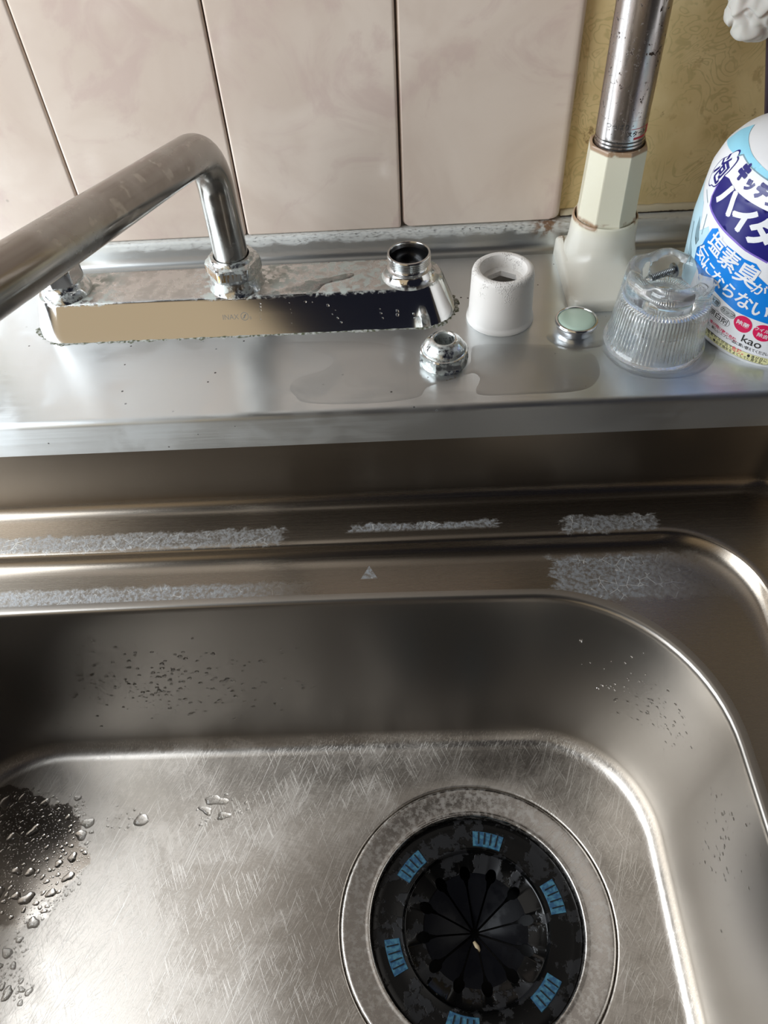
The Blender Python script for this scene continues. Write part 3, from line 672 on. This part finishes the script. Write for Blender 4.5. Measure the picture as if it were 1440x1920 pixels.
# foot: rounded plate flowing into a round socket
bm = bmesh.new(); n = 128
def foot_ring(z, k, plate=(97.0, 144.5, -75.5, -6.0, 7), ins=0.0, rc=20.0):
    x0, x1, y0, y1, r = plate; out = []
    x0 += ins; x1 -= ins; y0 += ins; y1 -= ins
    for i in range(n):
        a = 2*PI*i/n; dx, dy = math.cos(a), math.sin(a)
        # distance to rounded rect along the ray from the socket axis
        lo, hi = 0, 120
        for _ in range(26):
            m = (lo+hi)/2; px, py = PX+dx*m, PY+dy*m
            qx = max(x0+r-px, px-(x1-r), 0); qy = max(y0+r-py, py-(y1-r), 0)
            if math.hypot(qx, qy) <= r: lo = m
            else: hi = m
        rr = lo*(1-k) + rc*k
        px, py = PX+dx*rr, PY+dy*rr; zz = z
        if k < .5 and z > 5:           # the left flank rises toward the wall
            t = max(0, min(1, (-20-py)/50)); lift = (6.0*(1-t)) * smooth01((-4-py)/13) * max(0, min(1, (108-px)/7)) * max(0, 1-k*1.6)
            zz += lift
        out.append(bm.verts.new((px, py, zz)))
    return out
R = [foot_ring(0, 0), foot_ring(.4, 0, ins=-.3), foot_ring(6.6, 0), foot_ring(7.6, 0, ins=.5), foot_ring(8.4, 0, ins=1.6), foot_ring(9.4, .06, ins=3, rc=23), foot_ring(11, .30, ins=3, rc=23), foot_ring(13.2, .58, ins=3, rc=22), foot_ring(15.8, .82, ins=3, rc=21.2), foot_ring(19, .96, ins=3, rc=20.3), foot_ring(24, 1, rc=19.8), foot_ring(31, 1, rc=19.4), foot_ring(35.4, 1, rc=19.2), foot_ring(36.4, 1, rc=18.9), foot_ring(36.8, 1, rc=18.3), foot_ring(36.4, 1, rc=17.9), foot_ring(30, 1, rc=17.6)]
loft(bm, R); bm.faces.new(R[0]); part('foot', bm, IVORY, pole, auto=60)
# octagonal sleeve
bm = bmesh.new(); oc = hexr(99, 1, 8, PI/8+.1)
def orf(r, z, a):
    if r > 15: 
        l = ((a-.25) % (PI/4)) - PI/8; return r*.975/math.cos(l)*.985
    return r
lathe(bm, [(17.2,33), (17.5,37.5), (16.9,40), (16.3,60), (15.9,77.6), (15.6,78.8), (15.2,79.4), (14.3,79.5), (14.0,78.9), (13.8,70)], PX, PY, 160, rf=orf); part('octagonal_sleeve', bm, IVORY, pole, auto=14)
bm = bmesh.new()
prof = [(13.4, 60), (13.4, 79.0)]
z = 79.0
for k in range(3): prof += [(13.35, 79.6+k*1.9), (13.0, 79.75+k*1.9), (13.0, 80.25+k*1.9), (13.35, 80.4+k*1.9)]
prof += [(13.4, 84.5), (13.4, 86), (13.4, 95.2), (13.4, 95.4), (13.3, 95.45), (13.3, 95.75), (13.4, 95.8), (13.4, 96.2), (13.4, 140), (13.4, 250), (13.4, 500)]
lathe(bm, prof, PX, PY, 96); part('steel_tube', bm, POLE, pole, auto=50)
def pole_surf(s, z, off): a = -PI/2 + s/13.4; return Vector((PX+(13.4+off)*math.cos(a), PY+(13.4+off)*math.sin(a), z))
bm = bmesh.new()
for k in range(3):
    z = 80.0+k*1.9; poly2d(bm, [(-13, z-.26), (17, z-.26), (17, z+.26), (-13, z+.26)])
place2d(bm, text_bm('つっぱり', 3.3, .03), -5.6, 92.2, 0); place2d(bm, text_bm('スタート', 3.1, .06), 6.0, 88.4, .02); 
wrap(bm, pole_surf, .04, 1.5); part('printed_marks', bm, INK, pole, auto='keep', label='black printed lines and lettering')
bm = bmesh.new(); poly2d(bm, [(4, 85.3), (12.5, 85.3), (12.5, 86.5), (4, 86.5)]); poly2d(bm, [(2, 90.9), (16, 90.9), (16, 91.2), (2, 91.2)]); poly2d(bm, [(12.6, 86.4), (16, 86.4), (16, 91.0), (12.6, 91.0)]); wrap(bm, pole_surf, .05, 1.5); part('red_mark', bm, REDINK, pole, auto='keep', label='red printed mark')

# ------------------------------------------------------------------ bleach bottle
OX, OY = 203, -88
ZT = [0,4,30,60,85,94,101,106,108.5,110]; AT = [37,41,49,50.5,48.0,44.5,39,29.5,20,14]; BT = [44.5,47,47.5,47.5,46.5,43.5,37.5,29,20,14]
def interp(z, T):
    z = max(ZT[0], min(ZT[-1], z))
    for i in range(len(ZT)-1):
        if z <= ZT[i+1]: t = (z-ZT[i])/(ZT[i+1]-ZT[i]); return T[i]+(T[i+1]-T[i])*t
    return T[-1]
def sm(z, T): return (interp(z-1.2, T)+2*interp(z, T)+interp(z+1.2, T))/4
def bot_surf(s, z, off):
    t = math.radians(270) + s/46.0; a, b = sm(z, AT), sm(z, BT)
    if z > 100: k = (z-100)/10; nz = k
    else: nz = 0
    n = Vector((math.cos(t), math.sin(t), nz)).normalized()
    return Vector((OX+a*math.cos(t), OY+b*math.sin(t), z)) + n*off
bottle = thing('bleach_bottle', 'white kitchen bleach bottle with blue Japanese label standing at the right', 'bottle', (OX, OY, 0))
bm = bmesh.new(); zs = [0.0, .6, 1.5, 2.6] + [4+3*i for i in range(27)] + [84, 86, 88, 90, 92, 94, 95.5, 97, 98.5, 100, 101.5, 103, 104.5, 106, 107.3, 108.5, 109.3, 110]
zs = sorted(set(zs)); R = []
for z in zs:
    a, b = sm(z, AT), sm(z, BT)
    R.append([bm.verts.new((OX+a*math.cos(2*PI*i/128), OY+b*math.sin(2*PI*i/128), z)) for i in range(128)])
for r, z in ((13.2, 112), (13, 122)): R.append([bm.verts.new((OX+r*math.cos(2*PI*i/128), OY+r*math.sin(2*PI*i/128), z)) for i in range(128)])
loft(bm, R); bm.faces.new(R[0]); bm.faces.new(R[-1]); part('bottle_body', bm, BOTW, bottle, auto=60)
bm = bmesh.new(); lathe(bm, [(13.4,113), (15.6,113.4), (15.9,115), (15.6,131), (14,133), (2,134)], OX, OY, 72, cap1=True, rf=lambda r, z, a: r+(.35*math.cos(36*a) if r > 15 else 0)); part('screw_cap', bm, BOTW, bottle, auto=40)
lab = None
def label_part(name, bm, m, off, step=2.0, parent=bottle, label=None):
    wrap(bm, bot_surf, off, step); return part(name, bm, m, parent, auto='keep', smooth=True, label=label)
# wrap-round label ground
bm = bmesh.new(); poly2d(bm, [(-95, 6), (60, 2), (60, 96), (-58, 98.2), (-70, 101), (-95, 101.5)]); ground = label_part('label', bm, L_WHITE, .10, 1.5, label='glossy wrap-round label')
def lp(name, pts_list, m, off, label=None, step=2.0):
    bm = bmesh.new()
    for p in pts_list: poly2d(bm, p)
    return label_part(name, bm, m, off, step, ground, label)
def ell(cs, cz, a, b, rot=0, n=28): return [(cs+a*math.cos(t)*math.cos(rot)-b*math.sin(t)*math.sin(rot), cz+a*math.cos(t)*math.sin(rot)+b*math.sin(t)*math.cos(rot)) for t in [2*PI*i/n for i in range(n)]]
# sky blue band round the shoulder, pale blue side panel
lp('label_band', [[(-95, 95), (-72, 97.5), (-66, 99.6), (-55, 98.2), (-43, 97.0), (-20, 95.2), (40, 93.5), (40, 96), (-20, 97.5), (-44, 99.2), (-53, 100.4), (-70, 102.2), (-84, 103.2), (-95, 104)]], L_SKY, .26, 'sky blue band', 1.0)
lp('label_band_edge', [[(-70, 97.0), (-66, 99.3), (-55, 97.8), (-43, 96.6), (-20, 94.8), (-20, 95.3), (-43, 97.1), (-55, 98.3), (-66.2, 99.9), (-71, 97.4)]], L_STEEL, .29, None, 1.0)
lp('label_side', [[(-95, 20), (-62, 30), (-60, 50), (-57, 62), (-62, 66), (-68, 60), (-70, 66), (-74, 72), (-95, 80)]], L_LBL, .16, 'light blue picture panel')
lp('label_picture', [[(-72.5, 66), (-68.5, 62), (-66, 56), (-68, 52), (-71, 55)], [(-74, 50), (-70.5, 46), (-68, 40), (-72, 41)], [(-76.5, 78), (-70, 74.6), (-70, 74), (-76.5, 77.4)], [(-67, 70), (-65, 60), (-64.4, 60), (-66.4, 70)], [(-78, 60), (-76.6, 60), (-72, 36), (-73, 36)]], L_STEEL, .20, 'grey blue kitchen drawing')
# blue panel behind the big writing
lp('label_blue_panel', [[(-59, 66.5), (-55.5, 68.5), (-51.5, 64.5), (-46.5, 63.5), (-41.5, 62.5), (-37, 61.0), (-31, 60.5), (-28, 57.5), (-28.5, 54.5), (-22.5, 50.5), (-10, 47), (20, 44), (20, 25), (-5, 27), (-17.4, 29.4), (-33.3, 31.9), (-46.8, 37.6), (-56, 40), (-66, 45), (-66, 52), (-62, 56), (-60.5, 61)]], L_BLUE, .20, 'bright blue panel')
# violet rim and navy shield
nav = [(-66.5, 89.6), (-62.5, 90.2), (-55, 88.2), (-46, 87.0), (-36, 86.0), (-20, 84), (5, 82), (5, 58), (-18, 60.5), (-30.7, 64.1), (-38, 65.7), (-44, 67.9), (-52, 70.0), (-58.5, 71.9), (-63.5, 73.5), (-66.6, 75.0), (-68, 79)]
lp('label_shield_rim', [[(s-.9 if s < -40 else s, z-.9 if z < 80 else z) for s, z in nav]], L_VIO, .22)
lp('label_shield', [nav], L_NAVY, .25, 'navy blue shield')
# cloud
cl = []
for i in range(48):
    t = 2*PI*i/48; k = .92+.20*abs(math.sin(2.5*t)); cl.append((-72.2+5.6*k*math.cos(t)*1.0+2.2*math.sin(t), 90.0+8.4*k*math.sin(t)))
lp('label_cloud_edge', [[(-72.2+(s+72.2)*1.10, 90+(z-90)*1.08) for s, z in cl]], L_NAVY, .29)
lp('label_cloud', [cl], L_WHITE, .33, 'white foam cloud')
# writing
def glyphs(name, items, m, off, label=None, step=1.6):
    bm = bmesh.new()
    for (ch, s, z, size, rot, bold, sx) in items:
        fat = max(0, bold-.30); b_ = min(bold, .30)
        for (du, dv) in (((0, 0),) if fat < .05 else ((fat, 0), (-fat, 0), (0, fat), (0, -fat))):
            place2d(bm, text_bm(ch, size, b_), s+du, z+dv, rot, sx=sx)
    return label_part(name, bm, m, off, step, ground, label)
glyphs('label_writing', [('泡', -72.3, 89.6, 12.0, -.25, .30, .85)], L_NAVY, .38)
glyphs('label_writing', [('キ', -57.0, 95.0, 7.2, -.30, .62, 1.0), ('ッ', -49.6, 92.6, 6.2, -.24, .40, 1.0), ('チ', -42.0, 91.8, 7.0, -.2, .62, 1.0), ('ン', -35, 90.2, 7.4, -.15, .3, 1)], L_NAVY, .33)
glyphs('label_writing', [('ハ', -57.0, 82.2, 15.0, -.26, .80, .92), ('イ', -45.0, 77.6, 14.5, -.2, .80, .92), ('タ', -33.8, 74.8, 15.5, -.15, .85, .95), ('ー', -21, 73, 15, -.1, .45, 1)], L_WHITE, .34)
glyphs('label_writing', [('塩', -53.2, 60.2, 11.8, -.32, .18, .88), ('素', -43.9, 56.3, 11.8, -.28, .18, .92), ('臭', -33.5, 52.6, 12.8, -.24, .2, .95), ('が', -26.2, 47.2, 7.2, -.22, .12, 1),
    ('気', -60.4, 50.8, 10, -.38, .16, .85), ('に', -54, 47.2, 9.4, -.34, .16, .9), ('な', -47.0, 43.9, 9.4, -.32, .18, .95), ('ら', -39.6, 41.0, 9.2, -.3, .18, .95), ('な', -31.4, 38.6, 9.6, -.26, .18, 1), ('い', -22.9, 35.8, 9.6, -.2, .2, 1)], L_WHITE, .34)
def pill(cs, cz, w, h, rot):
    pts = []
    for i in range(12): t = -PI/2+PI*i/11; pts.append((w/2-h/2+h/2*math.cos(t), h/2*math.sin(t)))
    for i in range(12): t = PI/2+PI*i/11; pts.append((-w/2+h/2+h/2*math.cos(t), h/2*math.sin(t)))
    return [(cs+x*math.cos(rot)-y*math.sin(rot), cz+x*math.sin(rot)+y*math.cos(rot)) for x, y in pts]
lp('label_pill_edge', [pill(-45.0, 32.2, 6.9, 4.7, -.32), pill(-37.0, 29.3, 8.2, 4.7, -.28), pill(-46, 25.3, 22, 5.9, -.30)], INK, .22)
lp('label_pill', [pill(-45.0, 32.2, 6.5, 4.3, -.32)], L_PALE, .26); lp('label_pill', [pill(-37.0, 29.3, 7.8, 4.3, -.28)], L_GREY, .26); lp('label_pill', [pill(-46, 25.3, 21.6, 5.5, -.30)], L_WHITE, .26)
glyphs('label_writing', [('水筒', -45.0, 32.2, 2.9, -.32, .03, 1), ('カップ', -37.0, 29.3, 2.7, -.28, .03, .95), ('用', -49.8, 26.4, 4.6, -.33, .08, .9), ('漂', -46.0, 25.1, 4.6, -.31, .05, .9), ('白', -42.2, 23.9, 4.6, -.3, .08, .9), ('剤', -38.5, 22.7, 4.6, -.28, .05, .9)], INK, .30)
lp('label_dot', [ell(-28.8, 25.6, 4.6, 5.2), ell(-18.4, 23.2, 5.1, 5.2)], L_PINK, .24, 'pink round claim mark')
glyphs('label_writing', [('除菌', -28.8, 25.6, 3.3, -.22, .06, 1), ('ウイルス', -18.2, 24.6, 2.6, -.18, .05, .95), ('除去', -18.4, 21.3, 2.9, -.18, .05, 1)], L_WHITE, .30)
glyphs('label_writing', [('kao', -23.0, 15.9, 7.0, -.20, .05, 1.1)], INK, .24)
red = 'す。液が飛び散り危険。'; blk = 'ので、新しいスプレー品に買い替えてください。'
def row(txt, s0, z0, s1, z1, size, bold=.03, sx=.95, sag=0.0):
    out = []; n = len(txt)
    for i, ch in enumerate(txt):
        t = i/(n-1); out.append((ch, s0+(s1-s0)*t, z0+(z1-z0)*t - sag*4*t*(1-t), size, math.atan2(z1-z0 - sag*4*(1-2*t), s1-s0), bold, sx))
    return out
glyphs('label_writing', row(red, -50.5, 19.4, -30.2, 13.6, 2.55, .03, .85), L_PINK, .24)
glyphs('label_writing', row(blk, -50.6, 16.2, -12.0, 9.8, 2.35, .02, .85, .6), INK, .24)
ye = [(-54, 12.9), (-44, 10.9), (-30, 9.0), (-14.8, 7.7), (-11.4, 7.3), (-10.8, 6.2), (-11.8, 2.6), (-13.2, 2.0), (-26, 3.1), (-40, 4.9), (-54, 6.8)]
lp('label_box_edge', [ye], INK, .20); lp('label_box', [[(s*.995-.2, 7.4+(z-7.4)*.93) for s, z in ye]], L_YEL, .24, 'yellow warning box')
glyphs('label_writing', row('な塩素ガスが出て', -50.6, 10.8, -33.6, 8.2, 2.6, .03, .85) + row('●液が目に', -23.0, 6.7, -13.6, 5.9, 2.5, .03, .85) + row('する。●必ず換気をよくして使用する。', -50.4, 8.0, -14.2, 3.7, 2.4, .03, .85, .3), INK, .29)
glyphs('label_writing', row('危険。', -31.4, 7.9, -25.6, 7.1, 3.1, .05, .85), L_PINK, .29)
lp('label_seal', [ell(-21.5, 61, 5.5, 5.2)], L_WHITE, .40)

# ------------------------------------------------------------------ hanging scrubber and dark tool
bm = bmesh.new(); bmesh.ops.create_icosphere(bm, subdivisions=6, radius=1.0)
for v in bm.verts:
    p = v.co.copy(); q = Vector((p.x*18, p.y*11, p.z*26))
    w = noise.noise(q*.07)*4.5 + noise.noise(q*.16+Vector((5, 2, 1)))*2.6 - max(0, .35-abs(noise.noise(q*.09+Vector((1, 7, 3))))*2.2)*6
    if q.z < 0: q.x += (-q.z)**1.2*-.10
    v.co = Vector((174, -44, 158)) + q + p*w + Vector((0, 0, max(0, q.x)*.45))
single('scrub_sponge', bm, SPONGE, 'lumpy off-white scrunched sponge hanging at the top right corner', 'sponge', (175, -44, 161))
bm = bmesh.new(); box(bm, 0, 9, -3, 0, 0, 50, 1)
for v in bm.verts: v.co = Vector((192.5, -40, 90)) + Vector((v.co.x - v.co.z*.30, v.co.y, v.co.z))
single('dark_strip', bm, PLUM, 'dark plum plastic strip at the right edge beside the sponge', 'strip', (190, -41, 90), auto=40)

# ------------------------------------------------------------------ water
def blob(bm, p, nrm, r, h=None, el=1.0, ang=0.0, irr=.15, seg=12):
    nrm = Vector(nrm).normalized(); u = nrm.orthogonal().normalized()
    if abs(nrm.z) > .9: u = Vector((1, 0, 0))
    w = nrm.cross(u); u2 = u*math.cos(ang)+w*math.sin(ang); w2 = nrm.cross(u2); h = h or r*.42
    ph = [random.uniform(0, 6.28) for _ in range(3)]; p = Vector(p); rings = []
    for k, (fr, fh) in enumerate(((1.0, -.12), (.97, .15), (.86, .5), (.62, .82), (.3, .97))):
        ring = []
        for i in range(seg):
            a = 2*PI*i/seg; q = 1+irr*(math.sin(a*2+ph[0])*.6+math.sin(a*3+ph[1])*.6+.3*math.sin(a*5+ph[2]))
            ring.append(bm.verts.new(p + u2*(r*el*fr*q*math.cos(a)) + w2*(r*fr*q*math.sin(a)) + nrm*(h*fh)))
        rings.append(ring)
    loft(bm, rings); bm.faces.new(rings[-1]); bm.faces.new(rings[0])
def inpoly(x, y, P):
    c = False; j = len(P)-1
    for i in range(len(P)):
        if (P[i][1] > y) != (P[j][1] > y) and x < (P[j][0]-P[i][0])*(y-P[i][1])/(P[j][1]-P[i][1])+P[i][0]: c = not c
        j = i
    return c
reg = [(-335, -262), (-297, -258), (-275, -255.5), (-240, -260), (-227, -272), (-222.7, -300), (-225, -320), (-241, -338), (-253, -345), (-262, -341), (-285, -338), (-335, -330)]
bm = bmesh.new(); done = []
def scatter(reg, n, rfun, zfloor=-250):
    xs = [p[0] for p in reg]; ys = [p[1] for p in reg]; tries = 0; cnt = 0
    while cnt < n and tries < n*40:
        tries += 1; x = random.uniform(min(xs), max(xs)); y = random.uniform(min(ys), max(ys)); r = rfun(x, y)
        if not inpoly(x, y, reg) or x < -312: continue
        if any((x-a)**2+(y-b)**2 < (r+c)**2*1.15 for a, b, c in done): continue
        done.append((x, y, r)); cnt += 1
        blob(bm, (x, y, zfloor), (0, 0, 1), r, el=random.uniform(1.0, 1.6) if r > .7 else 1, ang=random.uniform(-.3, 1.1), irr=.2 if r > 1.5 else .1, seg=16 if r > 1.5 else 10)
scatter(reg, 26, lambda x, y: random.uniform(2.2, 4.0)); scatter(reg, 150, lambda x, y: random.uniform(.8, 1.6)); scatter(reg, 900, lambda x, y: random.uniform(.25, .6))
reg2 = [(-275, -345), (-262, -350), (-256, -344), (-248, -358), (-252, -364), (-240, -376), (-245, -386), (-262, -380), (-275, -370)]
scatter(reg2, 12, lambda x, y: random.uniform(1.4, 3)); scatter(reg2, 60, lambda x, y: random.uniform(.4, .9))
reg3 = [(-215, -268), (-196, -272), (-188, -280), (-196, -288), (-218, -284)]
scatter(reg3, 22, lambda x, y: random.uniform(.4, 1.0))
single('water_droplets', bm, WATER, 'dense field of water droplets on the left of the basin floor', 'water', (-270, -300, -250), kind='stuff', auto=None)
bm = bmesh.new(); done = []
reg4 = [(-157, -262), (-134, -262), (-106, -263), (-110, -274), (-130, -280), (-150, -286), (-158, -276)]
blob(bm, (-143, -267.5, -250), (0, 0, 1), 3.6, 1.2, 2.2, .0, .25, 24); blob(bm, (-149, -274, -250), (0, 0, 1), 3.0, 1.3, 1.5, -.3, .3, 24); blob(bm, (-136.5, -278, -250), (0, 0, 1), 3.0, 1.3, 1.4, .4, .3, 24)
done += [(-143, -267.5, 6), (-149, -274, 4), (-136.5, -278, 4)]; scatter(reg4, 34, lambda x, y: random.uniform(.35, 1.0))
single('water_droplets', bm, WATER, 'small splash of water beads in the upper middle of the basin floor', 'water', (-140, -270, -250), kind='stuff')
bm = bmesh.new(); blob(bm, (-192.6, -279.5, -250), (0, 0, 1), 4.2, 1.6, 1.25, 0, .10, 28)
single('water_drop', bm, WATER, 'single large round water drop right of the droplet field', 'water drop', (-192.6, -279.5, -250))
# beads on the basin back wall and right wall
bm = bmesh.new()
for _ in range(380):
    x = random.gauss(-170, 48); t = min(1, max(0, random.gauss(.55, .2))); z = -100 - 118*t
    if x > -60 or x < -262: continue
    y = EY-.8 + (-227-EY)*((-90-z)/146) + 2.4; r = random.choice([.35, .5, .6, .8, 1.0, 1.3])
    bb = EB*(1-((x+91)/244)**2)*(1-.4*(-90-z)/146); y = EY-.8 + (-227-EY)*((-90-z)/146) + bb
    blob(bm, (x, y+.1, z), (0, -1, .05), r*1.1, el=1.3, irr=.12, seg=9)
single('wall_droplets', bm, WATER, 'fine water beads on the back wall of the basin', 'water', (-170, -222, -160), kind='stuff')
bm = bmesh.new(); wallc = lambda z: (-90-z)/146
for _ in range(300):
    f = random.random()
    if f < .6: ang = math.radians(random.gauss(33, 13)); z = random.gauss(-148, 17)
    else: ang = math.radians(random.gauss(3, 3)); z = random.gauss(-140, 22); 
    e = wallc(z); cr = ER+(76-ER)*e; ex = EX-.8+(151.5-EX)*e; ey = EY-.8+(-227-EY)*e
    if not -215 < z < -95: continue
    if f < .6: p = Vector((ex-cr+cr*math.cos(ang), ey-cr+cr*math.sin(ang)+.4*math.sin(ang), z)); nn = Vector((-math.cos(ang), -math.sin(ang), .05)); p += Vector((0, 0, 0))
    else: p = Vector((ex, random.gauss(-335, 14), z)); nn = Vector((-1, 0, .05))
    if f >= .6 and p.y > ey-cr: continue
    p -= nn*.15
    blob(bm, p, nn, random.choice([.3, .4, .5, .7, 1.0]), el=1.2, ang=1.57, irr=.12, seg=9)
single('wall_droplets', bm, WATER, 'fine water beads on the right curved wall of the basin', 'water', (130, -290, -150), kind='stuff')
# thin films on the ledge
def film(name, pts, z, th, label, loc):
    bm = bmesh.new(); P = []
    n = len(pts)
    for i in range(n):                        # closed Catmull-Rom
        p0, p1, p2, p3 = [Vector(pts[(i+k) % n]) for k in (-1, 0, 1, 2)]
        for j in range(6):
            t = j/6; P.append(.5*((2*p1)+(-p0+p2)*t+(2*p0-5*p1+4*p2-p3)*t*t+(-p0+3*p1-3*p2+p3)*t**3))
    m = len(P)
    poly = [(p.x, p.y) for p in P]; xs = [p[0] for p in poly]; ys = [p[1] for p in poly]; step = .8; bm2 = {}
    def edge_d(x, y):
        best = 1e9
        for k in range(m):
            a, b = P[k], P[(k+1) % m]; ab = b-a; t = max(0, min(1, ((x-a.x)*ab.x+(y-a.y)*ab.y)/max(1e-9, ab.length_squared)))
            best = min(best, math.hypot(x-a.x-ab.x*t, y-a.y-ab.y*t))
        return best
    nx = int((max(xs)-min(xs))/step)+2; ny = int((max(ys)-min(ys))/step)+2; g = {}
    for i in range(nx):
        for j in range(ny):
            x = min(xs)+i*step; y = min(ys)+j*step
            if inpoly(x, y, poly):
                e_ = min(1, edge_d(x, y)/2.6); g[i, j] = bm.verts.new((x, y, z+.02+th*math.sin(e_*PI/2)))
    for i in range(nx):
        for j in range(ny):
            q4 = [g.get(k) for k in ((i, j), (i+1, j), (i+1, j+1), (i, j+1))]
            if all(q4): bm.faces.new(q4)
    for e4 in [e for e in bm.edges if e.is_boundary]:            # soft outline
        for v in e4.verts:
            if v.co.z > z: 
                q_ = min(P, key=lambda p: (p.x-v.co.x)**2+(p.y-v.co.y)**2); v.co.x += (q_.x-v.co.x)*.8; v.co.y += (q_.y-v.co.y)*.8; v.co.z = z
    for v in [v for v in bm.verts if not v.link_faces]: bm.verts.remove(v)
    bm.normal_update()
    for f in bm.faces:
        if f.normal.z < 0: f.normal_flip()
    single(name, bm, FILM, label, 'water', loc, auto='keep')
film('water_puddle', [(-73,-91), (-60,-96.8), (-43,-107), (-46.6,-116.8), (-61,-123), (-65.9,-130.4), (-62.7,-138), (-54,-145), (-19.6,-147), (4,-143.8), (10,-136), (22,-131), (30,-128), (36,-126), (39,-131), (36,-140), (40,-144.5), (66,-145), (88,-144.5), (99,-140), (105,-128), (102,-112), (80,-104), (42,-101), (36,-108), (34,-118), (20,-130), (5,-121), (4,-106), (-10,-98), (-30,-93)], 0, .28, 'thin water film spreading over the ledge in front of the tap', (-10, -120, 0))
film('water_puddle', [(-87,-77.5), (-66,-79), (-52,-75), (-46,-67), (-33,-62.5), (-29,-58.5), (-33,-57), (-43,-60), (-56,-62.5), (-70,-69), (-80,-74)], 22.02, .3, 'thin strip of water on top of the tap body', (-60, -68, 22))
film('water_puddle', [(84,-94), (88,-99), (92,-103.5), (99,-105), (106,-103), (111,-101), (113,-104), (108,-108), (98,-109), (88,-107), (82,-102), (80,-96)], 0.02, .5, 'small puddle of water in front of the mint green button', (97, -104, 0))
film('water_puddle', [(109,-110), (114,-124), (124,-133.5), (137,-137.5), (152,-136), (164,-129), (171,-118), (173,-108), (170,-104), (167.8,-105), (166.5,-112), (160,-124), (150,-131.5), (138,-133.2), (126,-130.5), (116,-122), (111.5,-112)], 0.02, .7, 'ring of water around the foot of the clear handle', (139, -130, 0))
bm = bmesh.new()
for (x, z, r) in ((-84.3,20.8,.65), (-84.4,18.6,.75), (-84.5,16.5,.6), (-84.9,14.6,.35), (-85,12.4,.35), (-85.0,10.2,.55), (-67.4,20.4,.35), (-67,16,.35), (-66.8,13.6,.35), (-67.2,6.5,.4), (-58,20.6,.9), (-54,20.2,.5), (-45,17.5,1.0), (-43,11.5,.5), (-40,8.6,.8), (-38,5.6,.8), (-41,14,.45), (-15,13.5,.6), (-14.5,10.5,.8), (-13.5,7.2,.7), (-4.8,11.5,1.1), (-4.9,9.0,1.2), (4.5,9,1.0), (5,6.3,.7)):
    z = (z+.74)/1.226; blob(bm, (x, face_surf(x, z, 0).y+.05, z), (0, -.94, .34), r, el=.8, seg=12)
single('tap_droplets', bm, WATER, 'small water beads hanging on the front face of the tap body', 'water', (-40, -82, 12), kind='stuff')
